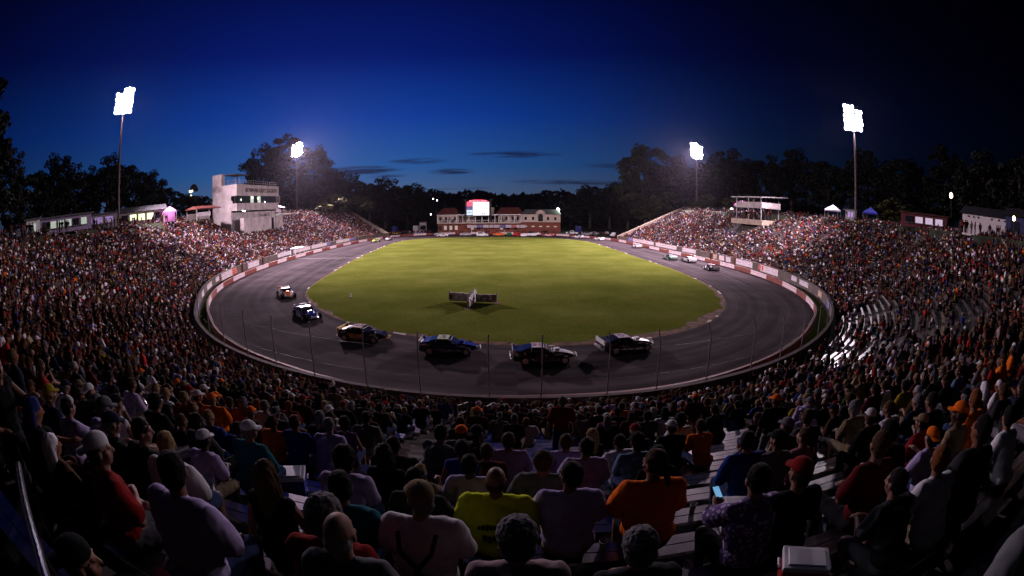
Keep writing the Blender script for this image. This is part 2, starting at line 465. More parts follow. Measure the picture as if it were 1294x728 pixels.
ban = [banner_mat('banner_red_print', WHT, [(0.5, 0.04, 0.05), (0.5, 0.1, 0.1)], 1.0, 0.3),
       banner_mat('banner_mixed_print', WHT, [(0.45, 0.03, 0.03), (0.03, 0.04, 0.25), (0.03, 0.03, 0.03), (0.5, 0.1, 0.02)], 0.5, 1.7),
       banner_mat('banner_blue_print', WHT, [(0.03, 0.05, 0.35), (0.02, 0.02, 0.1)], 0.6, 2.9),
       banner_mat('banner_blue_ground', (0.06, 0.06, 0.30), [(0.6, 0.6, 0.7), (0.5, 0.1, 0.1)], 0.6, 4.1),
       banner_mat('banner_tan_ground', (0.5, 0.36, 0.25), [(0.2, 0.02, 0.02), (0.02, 0.02, 0.02)], 0.6, 5.3),
       banner_mat('banner_black_print', WHT, [(0.02, 0.02, 0.02), (0.1, 0.02, 0.02)], 0.7, 6.2),
       banner_mat('banner_red_ground', (0.42, 0.05, 0.04), [(0.7, 0.6, 0.5), (0.6, 0.5, 0.1)], 0.6, 7.2)]

# ------------------------------------------------------------------ ground, track, infield
def dist_out(P):
    """signed distance outward from the stand front line for an array of points (only meaningful beside the stands)"""
    d = np.full(len(P), 1e9)
    sg = np.zeros(len(P))
    step = 4
    for i in range(0, len(Sc), 2):
        w = P - Sc[i]
        q = np.hypot(w[:, 0], w[:, 1])
        upd = q < d
        d[upd] = q[upd]
        sg[upd] = (w[upd] @ SN[i])
    return np.where(sg > 0, d, -d)

def make_terrain():
    xs = np.r_[np.arange(-620, -180, 20), np.arange(-180, 180, 4), np.arange(180, 621, 20)]
    ys = np.r_[np.arange(-240, -40, 20), np.arange(-40, 260, 4), np.arange(260, 900, 20)]
    X, Y = np.meshgrid(xs, ys); P = np.c_[X.ravel(), Y.ravel()].astype(float)
    d = dist_out(P)
    h = np.full(len(P), -0.5)
    rim = D0 + TR * (KMAX + 1)
    side = (d > rim - 5)
    yend = np.where(P[:, 0] < 0, 186, 164)
    t = np.clip((P[:, 1] - yend) / 26, 0, 1); t = t * t * (3 - 2 * t)
    hh = 12.15 * (1 - t) - 0.5 * t
    h = np.where(side, hh, h)
    far = np.clip((P[:, 1] - 250) / 260, 0, 1); far = far * far * (3 - 2 * far)
    n = np.array([mnoise.noise(Vector((p[0] * 0.006, p[1] * 0.006, 0.3))) for p in P])
    h = np.where(P[:, 1] > 250, h + far * (14 + 9 * n), h)
    h = np.where(d > rim + 6, h + 0.5 * np.clip((d - rim - 6) / 30, 0, 1) * (1 + n) * (1 - t), h)
    V = np.c_[P, h]
    nx, ny = len(xs), len(ys)
    idx = np.arange(nx * ny).reshape(ny, nx)
    F = np.c_[idx[:-1, :-1].ravel(), idx[:-1, 1:].ravel(), idx[1:, 1:].ravel(), idx[1:, :-1].ravel()]
    o = bulk_mesh('ground', V, F, None, earth_m, smooth=True)
    tag(o, kind='structure')
make_terrain()

def ring_strip(name, A, B, za, zb, m, n_across=4, L=600, closed=True):
    """sheet between two closed curves, resampled to matching parameter, with a UV map in metres"""
    me = bpy.data.meshes.new(name)
    rows = []
    for j in range(n_across + 1):
        t = j / n_across
        rows.append(np.c_[A * (1 - t) + B * t, np.full(len(A), za * (1 - t) + zb * t)])
    V = np.vstack(rows); n = len(A)
    F = []; UV = []
    Lc = np.r_[0, np.cumsum(np.hypot(*np.diff(np.vstack([B, B[:1]]), axis=0).T))]
    for j in range(n_across):
        for i in range(n if closed else n - 1):
            k = (i + 1) % n
            F.append((j * n + i, j * n + k, (j + 1) * n + k, (j + 1) * n + i))
            UV += [(Lc[i], j / n_across), (Lc[i + 1], j / n_across), (Lc[i + 1], (j + 1) / n_across), (Lc[i], (j + 1) / n_across)]
    me.from_pydata(V.tolist(), [], F)
    ul = me.uv_layers.new(name='UVMap'); ul.data.foreach_set('uv', np.array(UV).ravel())
    me.materials.append(m)
    o = bpy.data.objects.new(name, me); COL.objects.link(o)
    return o
def by_angle(P, c=(-4, 104), n=520):
    """resample closed curve by matched normalised arc length starting at the near end"""
    i0 = int(np.argmin(P[:, 1] + np.abs(P[:, 0]) * 0.3))
    Q = np.roll(P, -i0, 0)
    if Q[10, 0] > Q[0, 0]: Q = np.vstack([Q[:1], Q[1:][::-1]])
    a = np.unwrap(np.arctan2((Q[:, 0] - c[0]) / 45.0, (Q[:, 1] - c[1]) / 80.0))
    a = a - a[0]; s = np.sign(a[-1])
    tt = np.linspace(0, 2 * math.pi, n, endpoint=False)
    aa = np.r_[a * s, 2 * math.pi]; Qx = np.r_[Q[:, 0], Q[0, 0]]; Qy = np.r_[Q[:, 1], Q[0, 1]]
    return np.c_[np.interp(tt, aa, Qx), np.interp(tt, aa, Qy)]
Wa, Ia = by_angle(Wc), by_angle(Ic)
tag(ring_strip('track', Wa, Ia + 0 * Ia, 0.0, 0.0, asphalt, 6), kind='structure')
# the moat strip between the track wall and the stands
cen = np.array([-4, 104.0])
Wo = Wa + (Wa - cen) / np.hypot(*(Wa - cen).T)[:, None] * 6.5
tag(ring_strip('verge', Wo, Wa, -0.02, -0.02, bank_m, 2), kind='structure')
# paved pits beyond the far end
pit = MB(); pit.face([(-75, 192, -0.1), (60, 186, -0.1), (75, 262, -0.1), (-95, 262, -0.1)], 0)
tag(pit.build('pit_pavement', mat('old_asphalt', (0.05, 0.047, 0.05), 0.9, vary=0.3, scale=0.3)), kind='structure')
# dirt apron and grass
dn = []
Ti, Ni = normals(Ia, True)
inward = (cen - Ia); inward /= np.hypot(*inward.T)[:, None]
wob = np.array([mnoise.noise(Vector((p[0] * 0.16, p[1] * 0.16, 1.0))) for p in Ia])
wob2 = np.array([mnoise.noise(Vector((p[0] * 0.55, p[1] * 0.55, 4.0))) for p in Ia])
near = np.clip((80 - Ia[:, 1]) / 45, 0.12, 1)
right = np.clip(Ia[:, 0] / 25, 0, 1) * np.clip((75 - Ia[:, 1]) / 20, 0, 1)
wd = 0.25 + near * (0.35 + 1.3 * wob + 1.1 * wob2) + right * (0.7 + 0.6 * wob2)
wd = np.clip(wd, 0.16, 3)
Ig = Ia + inward * wd[:, None]
tag(ring_strip('dirt_edge', Ia, Ig, 0.012, 0.02, dirt_m, 2), kind='structure')
me = bpy.data.meshes.new('infield')
V = [(p[0], p[1], 0.024) for p in Ig]
bm = bmesh.new()
vs = [bm.verts.new(v) for v in V]
f = bm.faces.new(vs)
if f.normal.z < 0: f.normal_flip()
bmesh.ops.triangulate(bm, faces=[f])
bm.to_mesh(me); bm.free()
me.materials.append(grass_m)
o = bpy.data.objects.new('infield', me); COL.objects.link(o); tag(o, kind='structure')
# pale broken kerb paint along the inner edge of the track
kb = MB(); pr = random.Random(3)
i = 0
while i < len(Ia) - 4:
    L_ = pr.randint(1, 3); 
    dens = 0.55
    if pr.random() < dens:
        for k in range(i, i + L_):
            a, b_ = Ia[k % len(Ia)], Ia[(k + 1) % len(Ia)]
            na, nb = inward[k % len(Ia)], inward[(k + 1) % len(Ia)]
            w0, w1 = -0.12, pr.uniform(0.12, 0.34)
            kb.face([(*(a + na * w0), 0.03), (*(b_ + nb * w0), 0.03), (*(b_ + nb * w1), 0.034), (*(a + na * w1), 0.034)], 0)
    i += L_ + pr.randint(0, 4)
tag(kb.build('kerb_paint', mat('worn_white_paint', (0.42, 0.36, 0.32), 0.8, vary=0.5, scale=1.5)), kind='structure')
ln = MB()
def line_across(i_, w=0.28):
    a, b_ = Wa[i_], Ia[i_]; d = (b_ - a); L0 = np.hypot(*d); d /= L0; n_ = np.array([-d[1], d[0]]) * w / 2
    a = a + d * 0.5; b_ = b_ + d * 1.5
    ln.face([(*(a - n_), 0.028), (*(b_ - n_), 0.028), (*(b_ + n_), 0.028), (*(a + n_), 0.028)], 0)
iL = int(np.argmin(np.abs(Ia[:, 1] - 104) + np.where(Ia[:, 0] < 0, 0, 1e3)))
line_across(iL)
tag(ln.build('start_line', mat('line_paint', (0.34, 0.30, 0.28), 0.8, vary=0.5, scale=2)), kind='structure')

# ------------------------------------------------------------------ track wall with advertising boards
def wall_along(P, z0, z1, th, m, name, closed=True, parent=None, cap=None):
    n = len(P); T, Nn = normals(P, closed)
    if closed:
        if np.mean(((P - cen) * Nn).sum(1)) < 0: Nn = -Nn
    rings = []
    for p, q in zip(P, Nn):
        a = p; b = p + q * th
        rings.append([(a[0], a[1], z0), (b[0], b[1], z0), (b[0], b[1], z1), (a[0], a[1], z1)])
    if closed: rings.append(rings[0])
    mb = MB(); mb.loft(rings, cap=not closed)
    return mb.build(name, m, parent)
def board(P, Nn, u0, u1, z0, z1, off, m, name, parent, closedL=None):
    """a curved flat board following a line of points; inner face towards the track"""
    L0 = np.r_[0, np.cumsum(np.hypot(*np.diff(P, axis=0).T))]
    us = np.linspace(u0, u1, max(3, int((u1 - u0) / 1.2) + 2))
    X = np.interp(us, L0, P[:, 0]); Y = np.interp(us, L0, P[:, 1]); nx = np.interp(us, L0, Nn[:, 0]); ny = np.interp(us, L0, Nn[:, 1])
    mb = MB(); th = 0.03
    for i in range(len(us) - 1):
        a = (X[i] - nx[i] * off, Y[i] - ny[i] * off); b = (X[i + 1] - nx[i + 1] * off, Y[i + 1] - ny[i + 1] * off)
        a2 = (X[i] - nx[i] * (off - th), Y[i] - ny[i] * (off - th)); b2 = (X[i + 1] - nx[i + 1] * (off - th), Y[i + 1] - ny[i + 1] * (off - th))
        H = z1 - z0; ua, ub = us[i] - u0, us[i + 1] - u0
        mb.face([(*a, z0), (*b, z0), (*b, z1), (*a, z1)], 0, [(ua, 0), (ub, 0), (ub, H), (ua, H)])
        mb.face([(*a, z1), (*b, z1), (*b2, z1), (*a2, z1)], 0, [(0, 0)] * 4)
        mb.face([(*a2, z0), (*a2, z1), (*b2, z1), (*b2, z0)], 0, [(0, 0)] * 4)
    return mb.build(name, m, parent)
tw = empty('track_wall', (Wc[0][0], Wc[0][1], 0))
tag(tw, 'low red painted wall with white advert boards running round the outside of the track', 'wall')
def world_child(o, root):
    o.parent = root
    o.location = Vector(o.location) - Vector(root.location)
    return o
Wo1 = Wc.copy()
w_ = wall_along(Wc, -0.3, 0.86, 0.22, redwall_m, 'wall'); world_child(w_, tw)
TW, NW = normals(Wc, True)
if np.mean(((Wc - cen) * NW).sum(1)) < 0: NW = -NW
Pc = np.vstack([Wc, Wc[:1]]); Nc = np.vstack([NW, NW[:1]])
LW = np.r_[0, np.cumsum(np.hypot(*np.diff(Pc, axis=0).T))][-1]
pr = random.Random(21)
u = 3.0; i = 0
while u < LW - 8:
    L_ = pr.uniform(5.2, 7.0)
    mid = Pc[min(int(u + L_ / 2), len(Pc) - 1)]
    if not (abs(mid[0]) < 22 and mid[1] < 32):
        b_ = board(Pc, Nc, u, u + L_, 0.10, 0.90, 0.035, ban[0], 'advert_board', None); world_child(b_, tw)
    u += L_ + pr.uniform(5.5, 7.5); i += 1
# ------------------------------------------------------------------ the grandstand
gs = empty('grandstand', (0, 21, 0))
tag(gs, 'horseshoe concrete grandstand with rows of aluminium bench planks packed with spectators', 'grandstand')
def gch(o): return world_child(o, gs)
def make_terrace():
    prof = [(0.22, -0.4), (0.22, 0.59), (D0, 0.59)]
    for k in range(KMAX + 1):
        d = D0 + TR * k
        prof += [(d, zrow(k)), (d + TR, zrow(k))]
    prof += [(D0 + TR * (KMAX + 1) + 3.4, zrow(KMAX)), (D0 + TR * (KMAX + 1) + 3.4, 8.0)]
    V = []; n = len(Sc)
    for d, z in prof:
        V.append(np.c_[Sc + SN * d, np.full(n, z)])
    V = np.vstack(V); m = len(prof)
    idx = np.arange(m * n).reshape(m, n)
    F = np.c_[idx[:-1, :-1].ravel(), idx[:-1, 1:].ravel(), idx[1:, 1:].ravel(), idx[1:, :-1].ravel()]
    o = bulk_mesh('terrace', V, F, None, concd_m); gch(o)
make_terrace()
# front wall, its cap rail and the two end walls
rings = []
for p, q in zip(Sc, SN):
    a = p; b = p + q * 0.22
    rings.append([(a[0], a[1], -0.4), (b[0], b[1], -0.4), (b[0], b[1], 1.72), (a[0], a[1], 1.72)])
mb = MB(); mb.loft(rings); gch(mb.build('front_wall', conc_m))
rings = []
for p, q in zip(Sc, SN):
    a = p - q * 0.05; b = p + q * 0.27
    rings.append([(a[0], a[1], 1.722), (b[0], b[1], 1.722), (b[0], b[1], 1.80), (a[0], a[1], 1.80)])
mb = MB(); mb.loft(rings); gch(mb.build('coping', mat('worn_coping', (0.10, 0.075, 0.07), 0.8, vary=0.3, scale=1)))
for idx_, sgn in ((0, -1), (len(Sc) - 1, 1)):
    p, q = Sc[idx_], SN[idx_]; t = ST[idx_] * sgn
    if idx_ == 0: t = -ST[0]
    else: t = ST[-1]
    mb = MB()
    dmax = D0 + TR * (KMAX + 1) + 3.4
    pts = [(0, -0.5), (dmax, -0.5), (dmax, zrow(KMAX) + 1.3), (dmax - 3.0, zrow(KMAX) + 1.3), (D0, 2.1), (0, 1.9)]
    A = [(*(p + q * d), z) for d, z in pts]; B = [(*(p + q * d + t * 0.5), z) for d, z in pts]
    n = len(pts)
    mb.v += A + B
    mb.f.append(tuple(range(n))); mb.f.append(tuple(range(2 * n - 1, n - 1, -1)))
    for i in range(n): mb.f.append((i, n + i, n + (i + 1) % n, (i + 1) % n))
    mb.mi += [0] * (n + 2)
    gch(mb.build('end_wall', conc_tan))
# rim parapet behind the top walkway
dR = D0 + TR * (KMAX + 1) + 3.4
rings = []
for p, q in zip(Sc, SN):
    a = p + q * dR; b = p + q * (dR + 0.2)
    rings.append([(a[0], a[1], 11), (b[0], b[1], 11), (b[0], b[1], zrow(KMAX) + 1.0), (a[0], a[1], zrow(KMAX) + 1.0)])
mb = MB(); mb.loft(rings); gch(mb.build('rim_parapet', concd_m))
# aisle steps
for a in AISLES:
    p, n = s_at(a); mb = MB(); rz = math.atan2(n[1], n[0]) - math.pi / 2
    kk = range(0, 18) if abs(a - UC) < 0.1 else range(0, KMAX + 1)
    for k in kk:
        d = D0 + TR * k - 0.19
        q = p + n * d
        z = zrow(k) - RISE / 2
        mb.box((q[0], q[1], z - 0.2), (1.15, 0.38, 0.4), rz)
    if abs(p[0]) < 70: gch(mb.build('stair', conc_m))
# benches: two planks on a row, broken at the aisles
bounds = [0.6] + AISLES + [SL[-1] - 0.6]
seg_list = []
for k in range(KMAX + 1):
    for s0, s1 in zip(bounds[:-1], bounds[1:]):
        if k > 17 and (abs(s1 - UC) < .1 or abs(s0 - UC) < .1):
            if abs(s0 - UC) < .1: continue
            s1b = [b for b in bounds if b > s1][0]
            seg_list.append((k, s0, s1b, True, False)); continue
        seg_list.append((k, s0, s1, True, True))
def bench_mb(mb, k, s0, s1):
    db = D0 + TR * k + 0.42
    # shrink by half aisle measured at this radius
    us = np.linspace(s0, s1, max(4, int((s1 - s0) / 1.5)))
    P = np.array([s_at(u)[0] + s_at(u)[1] * db for u in us]); Nn = np.array([s_at(u)[1] for u in us])
    L0 = np.r_[0, np.cumsum(np.hypot(*np.diff(P, axis=0).T))]
    tr = 0.68
    if L0[-1] < 2 * tr + 0.5: return
    w = np.linspace(tr, L0[-1] - tr, len(us))
    P = np.c_[np.interp(w, L0, P[:, 0]), np.interp(w, L0, P[:, 1])]; Nn = np.c_[np.interp(w, L0, Nn[:, 0]), np.interp(w, L0, Nn[:, 1])]
    zt = zrow(k) + 0.43
    for off in (0.0, 0.135):
        rings = []
        for p, n in zip(P, Nn):
            a = p + n * off; b = p + n * (off + 0.12)
            rings.append([(a[0], a[1], zt - 0.04), (b[0], b[1], zt - 0.04), (b[0], b[1], zt), (a[0], a[1], zt)])
        mb.loft(rings)
    for p, n in list(zip(P, Nn))[::2]:
        c = p + n * 0.127
        mb.box((c[0], c[1], zt - 0.235), (0.04, 0.2, 0.39), math.atan2(n[1], n[0]) - math.pi / 2)
def seg_dist(k, s0, s1):
    best = 1e9
    for u in np.linspace(s0, s1, 5):
        q = s_at(u)[0] + s_at(u)[1] * (D0 + TR * k + 0.5)
        if q[1] < 0.15: continue
        best = min(best, math.hypot(q[0], q[1]) + (30 if abs(q[0]) > 2.6 * max(q[1], 0.01) else 0))
    return best
order = sorted(seg_list, key=lambda s: seg_dist(s[0], s[1], s[2]))
far_b = MB(); nb = 0
for sg in order:
    dd = seg_dist(sg[0], sg[1], sg[2])
    if dd > 1e8: continue
    q = s_at((sg[1] + sg[2]) / 2)[0] + s_at((sg[1] + sg[2]) / 2)[1] * (D0 + TR * sg[0])
    if in_box(q[0], q[1]) or in_rb(*q): continue
    if nb < 100:
        mb = MB(); bench_mb(mb, sg[0], sg[1], sg[2])
        if mb.f: gch(mb.build('bench', alu_m)); nb += 1
    else: bench_mb(far_b, sg[0], sg[1], sg[2])
ob = far_b.build('bench_rows', alu_m); gch(ob); ob['kind'] = 'stuff'
# banners on the front wall (u in metres from the left end of the stands)
def s_board(u0, u1, z0, z1, m):
    b_ = board(Sc, SN, u0, u1, z0, z1, 0.05, m, 'banner', None); gch(b_)
def u_at_xy(x, y): return u_of(x, y)[0]
bl = [  # x, y on the wall, length, material, z0, z1
 (-58.0, 158, 5, 3, .75, 1.7), (-58.6, 150, 11, 1, .75, 1.7), (-59.3, 138, 3.2, 3, .75, 1.7), (-59.5, 131, 12, 5, .75, 1.7), (-59.3, 118, 12, 1, .75, 1.7), (-58.9, 106, 9, 2, .75, 1.7),
 (-56.4, 86.5, 6.5, 2, .45, 1.65), (-54.4, 75.5, 3, 6, .5, 1.6), (-53.0, 71.0, 7.5, 1, .4, 1.65), (-50.6, 64.5, 2.6, 2, .8, 1.6), (-47.5, 58.3, 4.6, 5, .7, 1.5), (-43.5, 51.3, 3.2, 2, .7, 1.5), (-37.5, 43, 3.0, 3, .7, 1.5),
 (40.3, 150, 4, 3, .7, 1.72), (42.0, 141, 16, 1, .7, 1.72), (44.4, 125, 13, 5, .7, 1.72), (46.3, 112, 7, 2, .7, 1.72), (48.3, 99.5, 1.6, 4, .5, 1.6), (48.6, 96.6, 2.2, 0, .5, 1.6), (48.9, 93.8, 2.0, 2, .5, 1.6),
 (49.8, 87, 7, 2, .45, 1.65), (49.7, 79.7, 2.4, 6, .6, 1.6), (49.3, 76, 8, 1, .4, 1.65), (47.6, 64.8, 2.4, 2, .8, 1.6), (46.3, 60.2, 4.5, 5, .7, 1.5), (42.9, 51.2, 2.8, 4, .7, 1.5), (38.6, 44, 3.2, 3, .7, 1.5)]
for x, y, L_, mi, z0, z1 in bl:
    uu = u_at_xy(x, y); s_board(uu - L_ / 2, uu + L_ / 2, z0, z1, ban[mi])
# pilasters on the wall
for x, y in ((-57.6, 92), (-55.3, 80), (48.0, 101.5), (49.6, 91)):
    uu = u_at_xy(x, y); p, n = s_at(uu)
    mb = MB(); c = p - n * 0.14; mb.box((c[0], c[1], 0.75), (0.5, 0.22, 2.5), math.atan2(n[1], n[0]) - math.pi / 2)
    gch(mb.build('pilaster', mat('brown_pilaster', (0.12, 0.05, 0.035), 0.8)))

# catch fence on the front wall round the near turn
cf = empty('catch_fence', (0, 21.1, 1.8))
tag(cf, 'catch fence of thin steel posts along the grandstand front wall round the near turn', 'fence')
posts = [(-29.5, 33.7), (-25.3, 30.3), (-21.8, 27.9), (-18.2, 25.9), (-14.9, 24.3), (-11.6, 23.1), (-7.9, 22.0), (-4.7, 21.4), (-1.2, 21.1), (1.5, 21.0), (4.8, 21.1), (7.6, 21.4), (11.0, 22.3), (14.7, 23.6), (18.1, 25.0), (21.3, 26.9), (25.0, 29.5), (28.6, 32.4), (32.0, 35.6)]
tops = []
for i, (x, y) in enumerate(posts):
    uu = u_at_xy(x, y); p, n = s_at(uu); p = p + n * 0.02
    mb = MB(); lean = pr.uniform(-.02, .02)
    t = np.array([-n[1], n[0]])
    a = (p[0], p[1], 1.75); bz = 4.35
    b_ = (p[0] + t[0] * lean, p[1] + t[1] * lean, bz); c = (p[0] - n[0] * 0.32, p[1] - n[1] * 0.32, 5.0)
    if x < 3: c = (p[0] - n[0] * 0.06, p[1] - n[1] * 0.06, 5.0)
    mb.path([a, b_, c], 0.038, 8)
    o = mb.build('post', mat('fence_steel', (0.20, 0.17, 0.18), 0.6, 0.3)); world_child(o, cf); tops.append((a, b_, c))
for zt in (0.35, 0.93):
    mb = MB()
    pts = []
    for a, b_, c in tops:
        a, c = Vector(a), Vector(c)
        pts.append(tuple(a.lerp(Vector(b_), zt)))
    for q0, q1 in zip(pts[:-1], pts[1:]):
        m_ = (Vector(q0) + Vector(q1)) / 2 - Vector((0, 0, 0.05))
        mb.path([q0, tuple(m_), q1], 0.007, 4)
    o = mb.build('cable', darksteel_m); world_child(o, cf)
# handrail at the foot of the aisle
hr = MB(); p, n = s_at(UC)
def sp(d, lat, z):
    t = np.array([-n[1], n[0]]); q = p + n * d + t * lat
    return (q[0], q[1], z)
for lat in (-0.62, 0.62):
    hr.path([sp(0.6, lat, .6), sp(0.6, lat, 1.65), sp(3.2, lat, 2.65), sp(3.2, lat, 1.7)], 0.024, 8)
    hr.path([sp(0.6, lat, 1.2), sp(3.2, lat, 2.2)], 0.018, 8)
hr.path([sp(0.6, -0.62, 1.65), sp(0.6, 0.62, 1.65)], 0.02, 8)
tag(hr.build('handrail', mat('pale_rail', (0.45, 0.40, 0.40), 0.5, 0.2)), 'pale tubular handrail at the foot of the aisle by the front wall', 'handrail')

# ------------------------------------------------------------------ floodlight poles
lens_m = mat('floodlight_lens', (0.9, 0.9, 0.9), 0.3, emit=(1.0, 0.90, 1.0), estr=90)
LAMP = (1.0, 0.77, 0.92)
def light_pole(x, y, zh, az_aim, label, power, aim, cone=95):
    root = empty('floodlight_pole', (x, y, 12.0)); tag(root, label, 'floodlight', 'floodlight poles behind the stands')
    az = math.atan2(-0.35 * x, az_aim - y)        # facing
    mb = MB(); mb.tube((0, 0, -0.2), (0, 0, zh - 12 + 3.0), 0.42, 0.2, 14)
    mb.build('mast', mat('mast_steel', (0.11, 0.085, 0.09), 0.7, 0.2), root)
    mb = MB()
    rz = -az
    ax = Vector((math.cos(az), -math.sin(az), 0)); fw = Vector((math.sin(az), math.cos(az), 0))
    H = zh - 12
    rows = [-2.6, -1.55, -0.5, 0.55, 1.6, 2.65]
    for r in rows:
        c = Vector((0, 0, H + r)) + fw * 0.25
        mb.box(c, (5.0, 0.14, 0.14), rz)
    for sx in (-1.6, 1.6):
        c = ax * sx + fw * 0.2 + Vector((0, 0, H)); mb.box(c, (0.14, 0.12, 6.2), rz)
    mb.build('crossarm_frame', steel_m, root)
    q = Matrix.Rotation(rz, 4, 'Z') @ Matrix.Rotation(R(-18), 4, 'X')
    for ri, r in enumerate(rows):
        ncol = 5
        for c in range(ncol):
            if ri == 5 and c in ((3, 4) if x < 0 else (0, 1)): continue
            if ri == 0 and c == (0 if x < 0 else 4) and y > 100: continue
            pos = Vector((0, 0, H + r + .16 * math.sin(c * 2.3 + ri))) + ax * ((c - (ncol - 1) / 2) * 0.96 + .14 * math.sin(ri * 2.1 + x)) + fw * 0.55
            f = bpy.data.objects.new('floodlight', FL_BODY); COL.objects.link(f); f.parent = root
            f.matrix_local = Matrix.Translation(pos) @ q
            g = bpy.data.objects.new('lens', FL_LENS); COL.objects.link(g); g.parent = f
    d = bpy.data.lights.new('floodlight_lamp', 'SPOT'); d.energy = power; d.color = LAMP; d.spot_size = R(cone); d.spot_blend = 1.0; d.shadow_soft_size = 1.8
    l = bpy.data.objects.new('floodlight_lamp', d); COL.objects.link(l)
    pos = Vector((x, y, zh)) + fw * 1.6
    l.location = pos
    l.rotation_euler = (Vector(aim) - pos).to_track_quat('-Z', 'Y').to_euler()
mb = MB()
prof = [(0.0, 0.12), (0.1, 0.2), (0.25, 0.34), (0.42, 0.52)]
mb.loft([[(r * math.cos(t), y - 0.42, r * math.sin(t)) for t in np.linspace(0, 2 * math.pi, 14, endpoint=False)] for y, r in prof])
mb.box((0, -0.5, 0), (0.25, 0.3, 0.3))
FL_BODY = mb.mesh('floodlight', steel_m)
mb = MB(); mb.loft([[(r * math.cos(t), y, r * math.sin(t)) for t in np.linspace(0, 2 * math.pi, 16, endpoint=False)] for y, r in ((0.004, 0.46), (0.03, 0.44), (0.05, 0.34))])
FL_LENS = mb.mesh('lens', lens_m)
light_pole(-87.6, 71.0, 41.3, 35, 'tall floodlight pole behind the packed stand beyond the white concession building', 0.80e6, (-46, 106, 0), 98)
light_pole(-92.5, 180.0, 39.8, 60, 'floodlight pole rising past the large tree behind the concrete press box', 1.65e6, (-48, 142, 0), 88)
light_pole(71.5, 166.0, 35.6, 60, 'floodlight pole behind the thinly filled end of the stand beside the big lit tree', 1.35e6, (33, 135, 0), 90)
light_pole(77.8, 80.0, 36.2, 40, 'tall floodlight pole between the blue gazebo and the pale gazebo on the stand rim', 0.68e6, (38, 110, 0), 98)

def mesh_part(mb, name, m, parent, **k): return mb.build(name, m, parent, **k)

# ------------------------------------------------------------------ press box (front faces +x, towards the track)
def rot2(p, a): return (p[0] * math.cos(a) - p[1] * math.sin(a), p[0] * math.sin(a) + p[1] * math.cos(a))
pb = empty('press_box', (-75.0, 107.0, 6.5)); pb.rotation_euler = (0, 0, R(1.5))
tag(pb, 'three storey pale concrete press box with a dark window band set into the crowded stand', 'building')
Lp, Dp = 26.5, 9.0; b0 = -6.5
def Z(z): return z + b0
mb = MB()
mb.box((-Dp / 2 - 1.2, Lp / 2, Z(9.6)), (Dp - 2.4, Lp - 0.2, 7.0))               # recessed base core
mb.box((-Dp / 2, Lp / 2, Z(14.55)), (Dp, Lp, 2.1))                               # white spandrel
mb.box((-Dp / 2, Lp / 2, Z(19.3)), (Dp, Lp, 3.2))                                # parapet band
mb.box((-Dp / 2 - 2.2, Lp / 2, Z(16.7)), (Dp - 4.4, Lp - 1.5, 2.3))              # core of the window storey
mb.box((-Dp + 1.6, 0.9, Z(15.2)), (3.4, 1.8, 18.0))                              # tall stair tower
mb.box((-Dp / 2 - 1.0, 0.15, Z(12.0)), (Dp - 2.2, 0.35, 14)) 
mb.box((-2.6, 0.17, Z(15.8)), (2.0, 0.3, 1.2)); mb.box((-1.7, 0.18, Z(15.35)), (3.4, 0.28, 0.5))
mb.box((-0.1, Lp - 0.15, Z(16.7)), (1.2, 0.3, 2.3))
mb.box((0.8, Lp / 2 - 2, Z(9.2)), (1.4, Lp - 7, 4.4))                            # podium in front
mb.box((0.8, Lp - 2.6, Z(9.6)), (1.4, 5, 3.6))
mesh_part(mb, 'wall', press_m, pb)
mb = MB()
mb.box((-3.9, Lp / 2, Z(12.4)), (0.2, Lp - 0.6, 2.1)); mesh_part(mb, 'open_gallery', mat('dark_interior', (0.03, 0.022, 0.022), 0.9), pb)
# windows in the glazed storey
nw = 12
for i in range(nw):
    w = Lp / nw
    y = (i + 0.5) * w
    fr = MB(); fr.box((-0.75, i * w, Z(16.72)), (0.12, 0.12, 2.24)); fr.box((-0.75, y, Z(15.66)), (0.1, w - .13, 0.1))
    f = mesh_part(fr, 'window', darksteel_m, pb)
    g = MB(); g.box((-0.8, y, Z(16.75)), (0.03, w - 0.16, 2.1))
    lit = i in (4, 6)
    mesh_part(g, 'pane', mat('lit_office_glass', (0.3, 0.3, 0.28), 0.3, emit=(0.75, 0.9, 0.7), estr=0.55) if lit else glass_dark, f)
for y, z, s in ((10.0, 17.2, .9), (13.4, 17.0, .7), (3.3, 16.6, .5)):
    g = MB(); g.box((-0.6, y, Z(z)), (0.05, s, 0.6)); mesh_part(g, 'lit_screen', mat('screen_glow', (0.6, 0.8, 0.6), 0.4, emit=(0.8, 1.0, 0.75), estr=1.6), pb)
for y, z in ((3.0, 13.4), (4.2, 13.3), (16.5, 15.9)):
    g = MB(); g.ell((0.15, y, Z(z)), (.16, .16, .16), 8, 6); mesh_part(g, 'lamp', mat('lamp_glow', (0.8, 0.8, 0.9), 0.4, emit=(0.85, 0.85, 1.0), estr=14), pb)
mb = MB()
mb.box((1.2, Lp - 7.4, Z(8.9)), (0.7, 1.5, 4.0)); mesh_part(mb, 'doorway', mat('dark_opening', (0.01, 0.01, 0.012), 0.9), pb)
mb = MB(); mb.box((1.57, Lp - 7.4, Z(11.9)), (0.1, 1.7, 1.9)); mesh_part(mb, 'sign_panel', banner_mat('sign_print', (0.35, 0.3, 0.3), [(0.02, 0.02, 0.02), (0.05, 0.05, 0.05)], 1, 9), pb)
